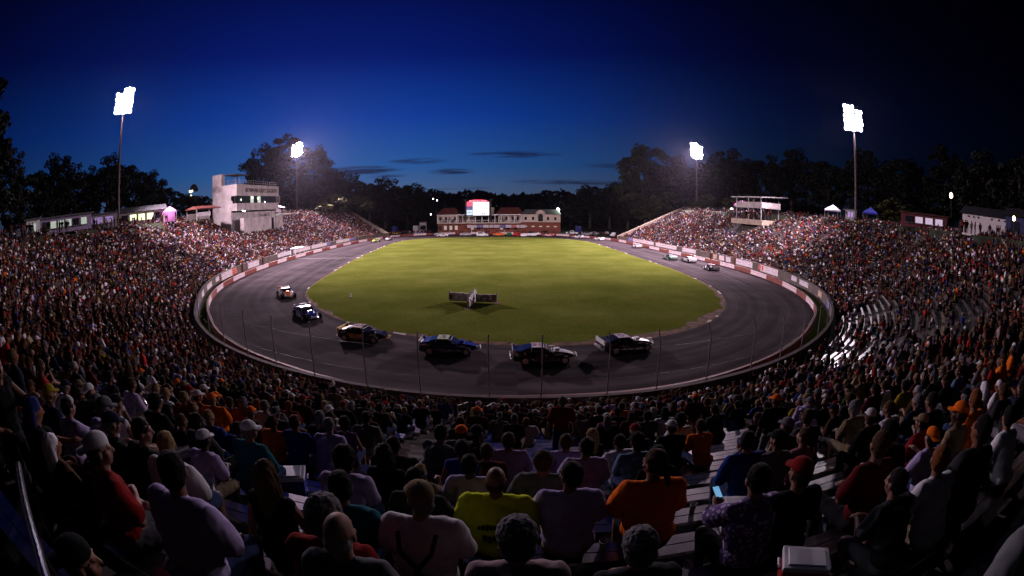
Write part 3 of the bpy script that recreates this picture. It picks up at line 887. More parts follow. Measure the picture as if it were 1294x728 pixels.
# roof rail, canopy
mb = MB()
for i in range(16): mb.tube((-0.5, 3.0 + i * (Lp - 4) / 15, Z(20.9)), (-0.5, 3.0 + i * (Lp - 4) / 15, Z(22.2)), 0.035, n=6)
for i in range(6): mb.tube((-0.5 - i * 1.4, 2.2, Z(20.9)), (-0.5 - i * 1.4, 2.2, Z(22.9)), 0.04, n=6)
for z in (21.5, 22.2): mb.tube((-0.5, 2.2, Z(z)), (-0.5, Lp - 1, Z(z)), 0.035, n=6); mb.tube((-0.5, 2.2, Z(z)), (-7.5, 2.2, Z(z)), 0.035, n=6)
mesh_part(mb, 'roof_rail', steel_m, pb)
mb = MB(); mb.box((-4, 5.5, Z(24.0)), (5, 8.0, 0.16)); mb.tube((-3.5, 5.5, Z(20.9)), (-3.5, 5.5, Z(24)), 0.12, n=8); mb.tube((-5.5, 5.5, Z(20.9)), (-5.5, 5.5, Z(24)), 0.12, n=8)
mesh_part(mb, 'roof_canopy', mat('dark_canopy', (0.05, 0.05, 0.06), 0.7), pb)
text_mesh('BOWMAN GRAY STADIUM', 1.75, 0.05, mat('dark_letter', (0.05, 0.03, 0.03), 0.6), 'lettering', pb, (0.07, 14.8, Z(19.25)), (R(90), 0, R(90)), 0.95)
mb = MB()
for i in range(9): mb.box((1.6 + i * 0.1, Lp - 1.2 - i * 0.7, Z(10.8 - i * 0.45)), (0.1, 0.5, 0.1), rx=R(-30))
mesh_part(mb, 'stair_rail', darksteel_m, pb)
# red roofed kiosks either side of it
def kiosk(name, label, x, y, z, rz, w, d, h, roofm, cat='kiosk'):
    r = empty(name, (x, y, z), rz); tag(r, label, cat)
    mb = MB(); mb.box((0, 0, h + 0.1), (w + .8, d + .8, 0.16)); mb.loft([[(-w / 2 - .4, -d / 2 - .4, h + .18), (w / 2 + .4, -d / 2 - .4, h + .18), (w / 2 + .4, d / 2 + .4, h + .18), (-w / 2 - .4, d / 2 + .4, h + .18)], [(-w / 2 + .6, -.2, h + .9), (w / 2 - .6, -.2, h + .9), (w / 2 - .6, .2, h + .9), (-w / 2 + .6, .2, h + .9)]])
    mesh_part(mb, 'roof', roofm, r)
    for sx in (-1, 1):
        for sy in (-1, 1):
            mb = MB(); mb.box((sx * w / 2, sy * d / 2, h / 2), (0.16, 0.16, h)); mesh_part(mb, 'post', steel_m, r)
    mb = MB(); mb.box((0, d / 2 - .1, h * .42), (w - .3, .12, h * .5)); mesh_part(mb, 'back_panel', press_m, r)
    mb = MB(); mb.face([(-w / 2, -d / 2 - .05, 1.2), (-w / 2 + w * .6, -d / 2 - .05, 1.2), (-w / 2 + w * .6, -d / 2 - .05, 2.2), (-w / 2, -d / 2 - .05, 2.2)], 0, [(0, 0), (w * .6, 0), (w * .6, 1.3), (0, 1.3)])
    mb.box((-w / 2 + w * .3, -d / 2 + .0, 1.7), (w * .6, .06, .98)); mesh_part(mb, 'banner', ban[2], r)
    return r
kiosk('kiosk', 'red roofed open kiosk next to the tall stair tower of the press box', -80, 97, 11.6, R(75), 8, 5, 3.0, roof_red_m)
kiosk('kiosk', 'small red roofed shelter at the far corner of the press box', -80, 138.5, 11.4, R(85), 5, 4, 2.6, roof_red_m)

# ------------------------------------------------------------------ timing stand on the right rim
ts = empty('timing_stand', (66.5, 113.5, 10.6)); ts.rotation_euler = (0, 0, R(10))
tag(ts, 'raised open timing stand with flat roof and white skirt on the thinly lit rim', 'stand')
for x_ in (-3.2, 3.6):
    for y_ in (-8, -2.5, 3.0):
        mb = MB(); mb.box((x_, y_, 2.6), (0.22, 0.22, 6.6)); mesh_part(mb, 'post', steel_m, ts)
mb = MB(); mb.box((0.2, -2.5, 3.1), (7.4, 12, 0.3)); mesh_part(mb, 'deck', steel_m, ts)
mb = MB(); mb.box((0.8, -2.6, 6.05), (10.2, 14, 0.22), ry=R(-3)); mesh_part(mb, 'roof', steel_m, ts)
mb = MB(); mb.box((-3.5, -2.9, 3.75), (0.1, 10.9, 1.5)); mb.box((0.2, -8.5, 3.75), (7.2, 0.1, 1.5)); mesh_part(mb, 'white_skirt', press_m, ts)
mb = MB(); mb.box((0.4, -1.5, -0.9), (7.2, 14, 1.4)); mesh_part(mb, 'plinth', conc_tan, ts)
mb = MB(); mb.ell((-3.2, 5.5, 2.4), (.3, .6, .25), 8, 6); mesh_part(mb, 'lamp', mat('green_lamp', (0.8, 0.9, 0.8), 0.4, emit=(0.8, 1.0, 0.85), estr=5), ts)

# ------------------------------------------------------------------ fieldhouse behind the far turn
FH = R(-6)
fh = empty('fieldhouse', (-6.3, 206.5, -0.3)); fh.rotation_euler = (0, 0, FH * 0.6)
tag(fh, 'long two storey brick and cream fieldhouse with red roofs behind the far turn', 'building')
X0, X1, XM = -28.2, 28.2, 10.2
mb = MB()
mb.box(((X0 + XM) / 2, 5.5, 2.4), (XM - X0, 9, 4.8)); mb.box(((XM + X1) / 2, 5, 2.5), (X1 - XM, 10, 5.0)); mesh_part(mb, 'brick_wall', brick_m, fh)
mb = MB()
mb.box((X0 + 5, 5, 6.8), (10, 10, 3.8)); mb.box(((XM + X1) / 2, 5, 7.0), (X1 - XM - .004, 10.1, 3.6)); mb.box((5.0, 6.2, 6.8), (10.4, 9.5, 3.8))
mb.box((X0 / 2 - 4, 8, 6.4), (13, 5, 3.4)); mesh_part(mb, 'upper_wall', cream_m, fh)
def gable_roof(name, xa, xb, ya, yb, z0, h, m, hip=2.5):
    mb = MB(); A = [(xa - .5, ya - .6, z0), (xb + .5, ya - .6, z0), (xb + .5, yb + .6, z0), (xa - .5, yb + .6, z0)]
    ym = (ya + yb) / 2
    mb.v = A + [(xa + hip, ym, z0 + h), (xb - hip, ym, z0 + h)]
    mb.f = [(0, 3, 2, 1), (0, 1, 5, 4), (1, 2, 5), (2, 3, 4, 5), (3, 0, 4)]; mb.mi = [0] * 5
    return mesh_part(mb, name, m, fh)
gable_roof('roof', X0, X0 + 10, 0, 10, 8.72, 3.2, roof_red_m, 2.0)
gable_roof('roof', -1.0, 11.0, 1.0, 11, 8.72, 3.2, roof_red_m, 2.0)
gable_roof('roof', XM + .8, X1, 0, 10, 8.85, 2.2, roof_grey_m, 1.0)
mb = MB(); mb.box(((X0 + XM) / 2 + 5, 0.6, 4.9), (XM - X0 - 10, 3.4, 0.3)); mb.box(((X0 + XM) / 2, -0.9, 4.85), (XM - X0, 0.25, 0.5)); mesh_part(mb, 'balcony', cream_m, fh)
mb = MB()
for i in range(40): mb.box((X0 + 0.4 + i * 0.97, -0.95, 5.6), (0.07, 0.07, 1.0))
mb.box(((X0 + XM) / 2, -0.95, 6.12), (XM - X0, 0.12, 0.1)); mesh_part(mb, 'balcony_rail', white_m, fh)
for i in range(14):
    x_ = X0 + 0.3 + i * 2.95
    mb = MB(); mb.box((x_, -0.75, 6.8), (0.25, 0.25, 3.7)); mesh_part(mb, 'column', white_m, fh)
mb = MB(); mb.box(((X0 + XM) / 2, -0.6, 8.6), (XM - X0, 1.0, 0.35)); mesh_part(mb, 'eave', white_m, fh)
for i in range(5):
    x_ = XM + 2.3 + i * 3.35
    if i == 2: continue
    w = MB(); w.box((x_, -0.06, 6.9), (1.3, 0.1, 1.7)); f = mesh_part(w, 'window', white_m, fh)
    g = MB(); g.box((x_, -0.13, 6.9), (1.1, 0.04, 1.5)); mesh_part(g, 'pane', glass_dark, f)
mb = MB(); xg = XM + 9.0
mb.face([(xg - 2.2, -0.1, 5.2), (xg + 2.2, -0.1, 5.2), (xg + 2.2, -0.1, 9.3), (xg + 1.2, -0.1, 10.4), (xg, -0.1, 10.8), (xg - 1.2, -0.1, 10.4), (xg - 2.2, -0.1, 9.3)])
mb.box((xg, 0.4, 9.6), (3.6, .8, 1.2)); mesh_part(mb, 'gable', cream_m, fh)
g = MB(); g.face([(xg - 1.1, -0.15, 5.6)] + [(xg + 1.1 * math.cos(t), -0.15, 7.8 + 1.1 * math.sin(t)) for t in np.linspace(0, math.pi, 9)][::1][0:1] + [(xg + 1.1 * math.cos(t), -0.15, 7.8 + 1.1 * math.sin(t)) for t in np.linspace(0.2, math.pi, 9)], 0)
g = MB(); g.prism([(-1.1, 0), (1.1, 0)] + [(1.1 * math.cos(t), 2.2 + 1.1 * math.sin(t)) for t in np.linspace(0, math.pi, 9)], 0, 0.08)
w = mesh_part(g, 'arched_window', glass_dark, fh); w.location = (xg, -0.12, 5.6); w.rotation_euler = (R(90), 0, 0)
for i in range(5):
    x_ = XM + 2.3 + i * 3.35
    g = MB(); g.box((x_, -0.09, 3.3), (1.4, 0.1, 0.45)); mesh_part(g, 'lit_window', mat('dim_lit_glass', (0.5, 0.45, 0.4), 0.4, emit=(1, 0.85, 0.7), estr=0.22), fh)
for i, x_ in enumerate((X0 + 1.2, X0 + 3.8, X0 + 6.4, X0 + 8.9, -12, -9, -5.8, 1.5, 4.5, 8.0)):
    lit = i in (1, 2, 3, 4, 7)
    g = MB(); g.box((x_, 0.92 if 0 else (-0.02 if x_ < X0 + 10 else 1.0), 2.7), (1.3, 0.1, 1.9)); mesh_part(g, 'lower_window', mat('dim_lit_glass', (0, 0, 0)) if lit else glass_dark, fh)
for i, x_ in enumerate((X0 + 1.5, X0 + 4.2, X0 + 6.0, X0 + 8.5, -10, 1.5, 3.8, 6.6, 8.9)):
    g = MB(); g.box((x_, -0.08 if x_ < X0 + 10 else (1.38 if x_ > 0 else 5.4), 6.8), (1.1, 0.1, 1.8)); mesh_part(g, 'upper_window', glass_dark, fh)
mb = MB(); mb.box((3.0 - 6.2, 6, 9.9), (1.5, 1.5, 4.0)); mesh_part(mb, 'chimney', cream_m, fh)
bx = -14.0
for i in range(11):
    L_ = (2.4, 1.8, 2.4, 2.6, 1.6, 2.8, 2.2, 2.6, 1.8, 1.4, 2.4)[i]
    mb = MB(); mb.face([(bx, -1.25, 2.7), (bx + L_, -1.25, 2.7), (bx + L_, -1.25, 4.0), (bx, -1.25, 4.0)], 0, [(0, 0), (L_, 0), (L_, 1.3), (0, 1.3)])
    mb.box((bx + L_ / 2, -1.2, 3.35), (L_, .04, 1.28))
    mesh_part(mb, 'banner', ban[(0, 5, 3, 1, 5, 0, 3, 2, 6, 1, 0)[i]], fh); bx += L_ + 0.25
# scoreboard standing on the balcony roof
sb = empty('scoreboard', (-15.3, 205.0, 5.0)); sb.rotation_euler = (0, 0, FH * 0.6)
tag(sb, 'bright video scoreboard with a red arched sign above the fieldhouse balcony', 'scoreboard')
mb = MB(); mb.box((0, 0.5, 5.9), (10.6, 0.8, 6.6)); mb.box((-5.7, 0.5, 5.2), (0.5, 0.6, 9.6)); mb.box((5.7, 0.5, 5.2), (0.5, 0.6, 9.6)); mb.box((-5.9, .5, 10.1), (1.6, .7, .35)); mb.box((5.9, .5, 10.1), (1.6, .7, .35))
mesh_part(mb, 'frame', darksteel_m, sb)
def glow(c, s, b=None): return mat('screen_%s' % s, tuple(min(x, .8) for x in c), 0.4, vary=0.02, emit=c, estr=b or 1.5)
mb = MB(); mb.box((1.35, 0.05, 6.05), (7.4, 0.08, 6.0)); mesh_part(mb, 'white_screen', glow((0.9, 0.93, 1.0), 'white', 1.0), sb)
mb = MB(); mb.box((-3.85, 0.05, 8.1), (2.6, 0.08, 1.9)); mesh_part(mb, 'red_screen', glow((0.85, 0.12, 0.2), 'red', 0.8), sb)
mb = MB(); mb.box((-3.85, 0.05, 6.35), (2.6, 0.08, 1.2)); mesh_part(mb, 'dark_screen', glow((0.10, 0.08, 0.25), 'navy', 1.0), sb)
mb = MB(); mb.box((-3.85, 0.05, 4.4), (2.6, 0.08, 2.4)); mesh_part(mb, 'pale_screen', glow((0.55, 0.75, 0.85), 'pale', 0.8), sb)
mb = MB()
for x_, z_, w_2, h_2 in ((-0.5, 6.6, .6, .3), (1.7, 6.6, .6, .3), (3.7, 7.9, 1.2, .25), (3.7, 6.3, 1.6, .3), (2.1, 3.7, .5, .7), (3.1, 3.7, .5, .7), (-3.9, 8.3, 1.2, .3), (-3.9, 4.5, 1.4, .25)): mb.box((x_, -0.012, z_), (w_2, 0.03, h_2))
mesh_part(mb, 'screen_print', glow((0.12, 0.12, 0.3), 'ink', 0.3), sb)
mb = MB()
pts = [(5.0 * math.cos(t), 9.0 + 1.3 * math.sin(t)) for t in np.linspace(0, math.pi, 13)]
mb.loft([[(x_, 0.05, z_) for x_, z_ in pts], [(x_, 0.45, z_) for x_, z_ in pts]]); mesh_part(mb, 'arched_sign', glow((0.75, 0.03, 0.09), 'signred', 0.8), sb)
text_mesh('BOWMAN GRAY', 1.0, 0.02, glow((1.0, 0.75, 0.8), 'letter', 0.9), 'lettering', sb, (0, 0.0, 9.5), (R(90), 0, 0), 1.05)

# ------------------------------------------------------------------ concessions, tents and other rim buildings
def shed(label, x, y, z, rz, L_, D_, h, wallm, roofm, gable=True, openings=0, lit=None, cat='building', name='concession_building'):
    """front faces local -y"""
    r = empty(name, (x, y, z), rz); tag(r, label, cat)
    mb = MB(); mb.box((0, D_ / 2, h / 2), (L_, D_, h)); mesh_part(mb, 'wall', wallm, r)
    mb = MB()
    if gable:
        mb.v = [(-L_ / 2 - .5, -.6, h), (L_ / 2 + .5, -.6, h), (L_ / 2 + .5, D_ + .6, h), (-L_ / 2 - .5, D_ + .6, h), (-L_ / 2 - .5, D_ / 2, h + D_ * .22), (L_ / 2 + .5, D_ / 2, h + D_ * .22)]
        mb.f = [(0, 3, 2, 1), (0, 1, 5, 4), (1, 2, 5), (2, 3, 4, 5), (3, 0, 4)]; mb.mi = [0] * 5
    else: mb.box((0, D_ / 2, h + .12), (L_ + .9, D_ + .9, .22))
    mesh_part(mb, 'roof', roofm, r)
    for i in range(openings):
        w = (L_ - 1.5) / openings; x_ = -L_ / 2 + .75 + (i + .5) * w
        mb = MB(); mb.box((x_, -.05, h * .58), (w * .74, .12, h * .45)); f = mesh_part(mb, 'serving_window', lit if lit and (i % 4 != 0 or openings < 4) else glass_dark, r)
        mb = MB(); mb.box((x_, -.25, h * .33), (w * .8, .5, .08)); mesh_part(mb, 'counter', steel_m, f)
    return r
def face_to(x, y, tx=-4, ty=95): return math.atan2(tx - x, -(ty - y)) * 1.0
def rz_face(x, y, tx=0, ty=60):   # local -y towards target
    return math.atan2(ty - y, tx - x) + math.pi / 2
lit_w = mat('lit_concession', (0.8, 0.8, 0.6), 0.5, emit=(0.95, 1.0, 0.55), estr=1.7)
lit_v = mat('lit_violet', (0.4, 0.3, 0.5), 0.5, emit=(0.45, 0.3, 0.8), estr=0.35)
def polar(az, d): return d * math.sin(R(az)), d * math.cos(R(az))
x, y = polar(-47.8, 118); shed('long concession building with bright yellow serving windows on the stand rim', x, y, 12.15, rz_face(x, y, 0, 10), 13.5, 6, 3.3, press_m, roof_grey_m, True, 5, lit_w)
def gazebo(label, x, y, z, w, h, cm, rz=0.0, glowing=False):
    r = empty('gazebo', (x, y, z), rz); tag(r, label, 'tent')
    mb = MB(); a = w / 2
    mb.v = [(-a, -a, h), (a, -a, h), (a, a, h), (-a, a, h), (0, 0, h + w * .33), (-a, -a, h - .35), (a, -a, h - .35), (a, a, h - .35), (-a, a, h - .35)]
    mb.f = [(0, 1, 4), (1, 2, 4), (2, 3, 4), (3, 0, 4), (5, 6, 1, 0), (6, 7, 2, 1), (7, 8, 3, 2), (8, 5, 0, 3)]; mb.mi = [0] * 8
    mesh_part(mb, 'canopy', cm, r)
    for sx in (-1, 1):
        for sy in (-1, 1):
            mb = MB(); mb.tube((sx * (a - .05), sy * (a - .05), 0), (sx * (a - .05), sy * (a - .05), h), .04, n=6); mesh_part(mb, 'leg', steel_m, r)
    return r
def canvas(name, c):
    m = bpy.data.materials.new(name); m.use_nodes = True
    h = N(m.node_tree); out = h.n('ShaderNodeOutputMaterial'); a = h.n('ShaderNodeBsdfDiffuse'); b = h.n('ShaderNodeBsdfTranslucent'); mx = h.n('ShaderNodeMixShader')
    a.inputs[0].default_value = (*c, 1); b.inputs[0].default_value = (*c, 1); mx.inputs[0].default_value = 0.55
    h.l(a.outputs[0], mx.inputs[1]); h.l(b.outputs[0], mx.inputs[2]); h.l(mx.outputs[0], out.inputs[0]); MATS[name] = m
    return m
pink_m = canvas('pink_canvas', (0.75, 0.40, 0.66))
def inner_lamp(x, y, z, e, c):
    d = bpy.data.lights.new('gazebo_lamp', 'POINT'); d.energy = e; d.color = c; d.shadow_soft_size = 0.15
    l = bpy.data.objects.new('gazebo_lamp', d); COL.objects.link(l); l.location = (x, y, z)
x, y = polar(-44.0, 116); g = gazebo('glowing pink canopy at the end of the lit concession building', x, y, 12.15, 3.6, 2.5, pink_m, rz_face(x, y, 0, 10))
mb = MB(); mb.box((0, 1.6, 1.2), (3.2, .1, 2.3)); mesh_part(mb, 'side_sheet', pink_m, g)
inner_lamp(x, y, 14.3, 420, (1, .55, .9))
x, y = polar(-53.8, 96); shed('low dim shed with white sign boards behind the rim crowd', x, y, 12.3, rz_face(x, y, 0, 10), 9, 5, 2.6, mat('dim_wall', (0.25, 0.22, 0.24), 0.8), roof_grey_m, False, 3, lit_v)
x, y = polar(-58.6, 78); shed('violet lit open sided stall at the edge of the rim crowd', x, y, 12.3, rz_face(x, y, 0, 10), 10.5, 4, 2.3, mat('violet_wall', (0.28, 0.22, 0.35), 0.8), roof_grey_m, False, 6, mat('lit_pale_green', (0.6, 0.7, 0.6), 0.5, emit=(0.6, 0.75, 0.6), estr=0.4))
x, y = polar(-63.2, 74); shed('narrow pale panelled booth at the end of the violet lit stall', x, y, 12.0, rz_face(x, y, 0, 10), 2.6, 3, 2.6, mat('pale_panel', (0.6, 0.65, 0.6), 0.7), roof_grey_m, False, 2, mat('lit_pale_green', (0, 0, 0)))
x, y = polar(-52.2, 100); r = empty('lit_sign', (x, y, 12.2), rz_face(x, y, 0, 10)); tag(r, 'small glowing white sign box between the shed and the concession building', 'sign')
mb = MB(); mb.box((0, 0, 2.3), (2.2, .2, 1.0)); mesh_part(mb, 'face', mat('sign_glow', (0.8, 0.85, 1), 0.4, emit=(0.8, 0.9, 1.0), estr=1.4), r)
mb = MB(); mb.box((-.9, .05, .9), (.08, .08, 1.9)); mesh_part(mb, 'leg', steel_m, r); mb = MB(); mb.box((.9, .05, .9), (.08, .08, 1.9)); mesh_part(mb, 'leg', steel_m, r)
x, y = polar(29.2, 147); gazebo('glowing pink gazebo beside the raised timing stand', x, y, 12.1, 4.2, 2.6, MATS['pink_canvas'], .4); inner_lamp(x, y, 14.2, 420, (1, .6, .92))
x, y = polar(41.1, 114); gazebo('pale lilac gazebo on the stand rim between timing stand and blue gazebo', x, y, 12.2, 3.6, 2.2, mat('lilac_canvas', (0.55, 0.50, 0.68), 0.7), .6)
x, y = polar(46.2, 108); gazebo('blue gazebo on the stand rim under the tall floodlight pole', x, y, 12.2, 3.8, 2.2, mat('blue_canvas', (0.05, 0.06, 0.6), 0.7), .7)
x, y = polar(43.5, 112); shed('small grey hut with pale sign between the two gazebos', x, y, 12.2, rz_face(x, y), 3.4, 3, 2.4, mat('grey_wall', (0.3, 0.3, 0.3), 0.8), roof_grey_m, False, 2, lit_v)
x, y = polar(53.6, 92); shed('low maroon concession building with lit hatches behind the rim', x, y, 12.2, rz_face(x, y, 0, 10), 10.5, 5, 2.5, mat('maroon_wall', (0.16, 0.05, 0.06), 0.8), roof_red_m, False, 4, mat('lit_dim_pink', (0.6, 0.5, 0.6), 0.5, emit=(0.8, 0.65, 0.85), estr=0.5))
x, y = polar(62.6, 74); r = shed('long white block building with small dark vents and gabled dark roof', x, y, 12.0, rz_face(x, y, 0, 18), 9.6, 6, 3.1, mat('block_white', (0.66, 0.6, 0.6), 0.8, vary=.1), mat('dark_roof', (0.03, 0.03, 0.035), 0.8), True, 0)
for i in (-3.6, -2.6, -1.7, 0.9, 2.3, 3.5):
    mb = MB(); mb.box((i, -.04, 2.72), (.26, .1, .24)); mesh_part(mb, 'vent', black_m, r)
x, y = polar(66.8, 70); shed('dark gabled hut with an amber wall lamp', x, y, 12.0, rz_face(x, y, 0, 18), 3.6, 6, 3.4, mat('dark_blue_wall', (0.05, 0.05, 0.12), 0.8), mat('dark_roof', (0, 0, 0)), True, 1, glass_dark)
def lamp_post(label, x, y, z0, h, col=(1, 0.72, 0.35), st=60, r_=0.28):
    r = empty('street_lamp', (x, y, z0)); tag(r, label, 'lamp')
    mb = MB(); mb.tube((0, 0, 0), (0, 0, h), .09, .06, 8); mesh_part(mb, 'pole', darksteel_m, r)
    mb = MB(); mb.ell((0, 0, h), (r_, r_, r_ * 1.3), 10, 8); mesh_part(mb, 'globe', mat('lamp_%d' % int(col[2] * 100 + st), (0.8, 0.7, 0.5), 0.4, emit=col, estr=st), r)
x, y = polar(57.4, 95); lamp_post('amber street lamp glowing alone against dark trees above the maroon building', x, y, 12.2, 6.9, st=9, r_=.42)
x, y = polar(66.6, 66); lamp_post('amber lamp in front of the dark gabled hut', x, y, 12.0, 2.9, st=9, r_=.25)
x, y = polar(7.6, 190); lamp_post('bright blue-white lamp by the grey roofed end of the fieldhouse', 21.5, 212, 0, 10.6, (0.75, 0.92, 1.0), 40, .62)
d = bpy.data.lights.new('street_glow', 'POINT'); d.energy = 5000; d.color = (0.8, 1.0, 0.75); d.shadow_soft_size = 0.6
l = bpy.data.objects.new('street_glow', d); COL.objects.link(l); l.location = (22.5, 210.5, 11.5)
# lit clock cupola in the distance
x, y = polar(-40.7, 260); r = empty('clock_tower', (x, y, 10)); tag(r, 'distant tower with a floodlit cupola above dark trees beside the press box', 'tower')
mb = MB(); mb.box((0, 0, 7), (5, 5, 18)); mesh_part(mb, 'shaft', mat('dark_stone', (0.08, 0.07, 0.07), 0.9), r)
mb = MB(); mb.loft([[(a_ * math.cos(t), a_ * math.sin(t), z_) for t in np.linspace(0, 2 * math.pi, 9)[:-1]] for z_, a_ in ((18.5, 2.6), (20, 2.5), (21.8, 1.6), (22.6, .3))]); mesh_part(mb, 'dome', mat('dark_stone', (0, 0, 0)), r)
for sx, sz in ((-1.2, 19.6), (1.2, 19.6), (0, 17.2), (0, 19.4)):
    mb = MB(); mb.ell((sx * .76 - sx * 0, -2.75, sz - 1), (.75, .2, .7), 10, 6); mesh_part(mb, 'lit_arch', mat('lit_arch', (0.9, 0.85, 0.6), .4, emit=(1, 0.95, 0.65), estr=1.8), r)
# small far lights on the hill
hl = [(-9.9, 1.35, 330), (-9.4, 1.15, 300), (-10.9, 0.0, 300), (-10.2, -0.6, 280), (3.4, 0.9, 420), (-7.7, 1.4, 460), (-8.2, 1.25, 460), (-54.6, 0, 300)]
for i, (az_, el_, d_) in enumerate(hl[:7]):
    x, y = polar(az_, d_); z = 11 + d_ * math.tan(R(el_) * 1.0)
    lamp_post(('tiny white house light', 'tiny pale lamp', 'small yard light low', 'faint lamp', 'single white light', 'tiny warm window light', 'faint warm light')[i] + ' on the dark wooded hill ' + ('above the pit area', 'just below the highest light over the pits', 'at roof height of the fieldhouse', 'near the pit gate', 'over the red roofs', 'far up between the treetops', 'beside the warm window high in the treetops')[i], x, y, 2, z - 2, ((1, .95, .8), (1, .95, .8), (.9, .95, 1), (.8, .95, 1), (1, .9, .6), (1, .75, .4), (1, .75, .4))[i], 12 if i != 4 else 25, .32 if i != 4 else .5)

# ------------------------------------------------------------------ trees
leaf_m = None
def m_leaf(name, lo, hi):
    m = bpy.data.materials.new(name); m.use_nodes = True
    h = N(m.node_tree); out = h.n('ShaderNodeOutputMaterial'); b = h.n('ShaderNodeBsdfPrincipled'); h.l(b.outputs[0], out.inputs[0])
    tc = h.n('ShaderNodeTexCoord'); nz = h.n('ShaderNodeTexNoise'); nz.inputs['Scale'].default_value = 0.6; nz.inputs['Detail'].default_value = 4
    h.l(tc.outputs['Object'], nz.inputs['Vector']); c = h.ramp(nz.outputs[0], [(0.35, lo), (0.65, hi)]); h.l(c, b.inputs['Base Color'])
    b.inputs['Roughness'].default_value = 0.75; b.inputs['Specular IOR Level'].default_value = 0.15
    return m
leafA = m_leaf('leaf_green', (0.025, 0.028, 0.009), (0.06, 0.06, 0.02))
leaf_unlit = m_leaf('leaf_unlit_dark', (0.004, 0.005, 0.003), (0.011, 0.012, 0.006))  # lack of light painted into the leaf colour of the unlit trees
bark_m = mat('bark', (0.07, 0.055, 0.045), 0.9, vary=0.3, scale=3, bump=0.5)
def crown_mesh(name, seed, Rx, H, zc, nclump, nleaf, size, shape='round', m=None):
    rs = np.random.RandomState(seed)
    C = []
    while len(C) < nclump:
        p = rs.uniform(-1, 1, 3)
        r = np.linalg.norm(p)
        if r > 1 or r < 0.35: continue
        t = (p[2] + 1) / 2
        if shape == 'cone' and math.hypot(p[0], p[1]) > 1.05 * (1 - t) + .08: continue
        if shape == 'round' and math.hypot(p[0], p[1]) > 0.55 + 0.55 * math.sin(math.pi * min(1, t * .85 + .12)): continue
        C.append(p * np.array([Rx, Rx, H / 2]) + np.array([0, 0, zc]))
    C = np.array(C)
    cr = rs.uniform(0.14, 0.27, nclump) * Rx
    n = nclump * nleaf
    ci = np.repeat(np.arange(nclump), nleaf)
    d = rs.normal(size=(n, 3)); d /= np.linalg.norm(d, axis=1)[:, None]
    pos = C[ci] + d * (cr[ci] * rs.uniform(0.35, 1.0, n) ** 0.6)[:, None] * np.array([1.15, 1.15, 0.8])
    a = rs.normal(size=(n, 3)); a /= np.linalg.norm(a, axis=1)[:, None]
    nrm = d + 0.9 * rs.normal(size=(n, 3)); b_ = np.cross(nrm, a); b_ /= np.linalg.norm(b_, axis=1)[:, None]
    a = np.cross(b_, nrm); a /= np.linalg.norm(a, axis=1)[:, None]
    s = size * rs.uniform(0.6, 1.3, n)[:, None]
    V = np.stack([pos - a * s, pos + b_ * s * .6, pos + a * s, pos - b_ * s * .6], 1).reshape(-1, 3)
    F = np.arange(4 * n).reshape(-1, 4)
    me = bpy.data.meshes.new(name)
    me.vertices.add(len(V)); me.vertices.foreach_set('co', V.astype(np.float32).ravel())
    me.loops.add(4 * n); me.loops.foreach_set('vertex_index', F.ravel().astype(np.int32))
    me.polygons.add(n); me.polygons.foreach_set('loop_start', np.arange(0, 4 * n, 4, dtype=np.int32))
    me.materials.append(m); me.update(calc_edges=True)
    tr = MB(); rr = random.Random(seed)
    tr.tube((0, 0, -0.5), (0.1, 0, zc - H * .25), Rx * .075, Rx * .05, 9)
    tr.tube((0.1, 0, zc - H * .25), (0, 0, zc + H * .3), Rx * .05, Rx * .012, 7)
    for i in range(0, min(nclump, 22)):
        z0 = rr.uniform(zc - H * .35, zc + H * .15)
        tr.tube((0.05, 0, z0), tuple(C[i]), Rx * .028, Rx * .008, 5)
    return me, tr.mesh('trunk', bark_m)
TREES = {
 'oak': crown_mesh('crown', 1, 7.5, 17, 11.5, 95, 75, 0.42, 'round', leaf_unlit),
 'maple': crown_mesh('crown', 2, 6.5, 15, 10, 80, 75, 0.42, 'round', leaf_unlit),
 'poplar': crown_mesh('crown', 3, 6.0, 21, 13, 100, 70, 0.42, 'round', leaf_unlit),
 'lit_beech': crown_mesh('crown', 6, 6.6, 21, 13, 120, 80, 0.36, 'round', m_leaf('leaf_lit_grey_green', (0.025, 0.028, 0.013), (0.06, 0.062, 0.032))),  # paler leaf copy: floodlight painted into the colour of the lit trees
 'cedar': crown_mesh('crown', 4, 5.0, 20, 12, 90, 70, 0.40, 'cone', leaf_unlit),
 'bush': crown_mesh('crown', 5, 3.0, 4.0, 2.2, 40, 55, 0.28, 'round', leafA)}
HT = {'oak': 20.0, 'maple': 17.5, 'poplar': 23.5, 'lit_beech': 23.5, 'cedar': 22.0, 'bush': 4.2}
def tree(kind, az, d, top_el, z0, label, wide=1.0, group='trees behind the stadium', cat='tree'):
    x, y = polar(az, d); top = 11 + d * math.tan(R(top_el))
    s = (top - z0) / HT[kind]
    r = empty({'oak': 'oak_tree', 'maple': 'maple_tree', 'poplar': 'poplar_tree', 'lit_beech': 'lit_beech_tree', 'cedar': 'cedar_tree', 'bush': 'bush'}[kind], (x, y, z0), rnd.uniform(0, 6.28))
    tag(r, label, cat, group)
    r.scale = (s * wide, s * wide, s)
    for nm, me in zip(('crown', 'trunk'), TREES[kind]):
        o = bpy.data.objects.new(nm, me); COL.objects.link(o); o.parent = r
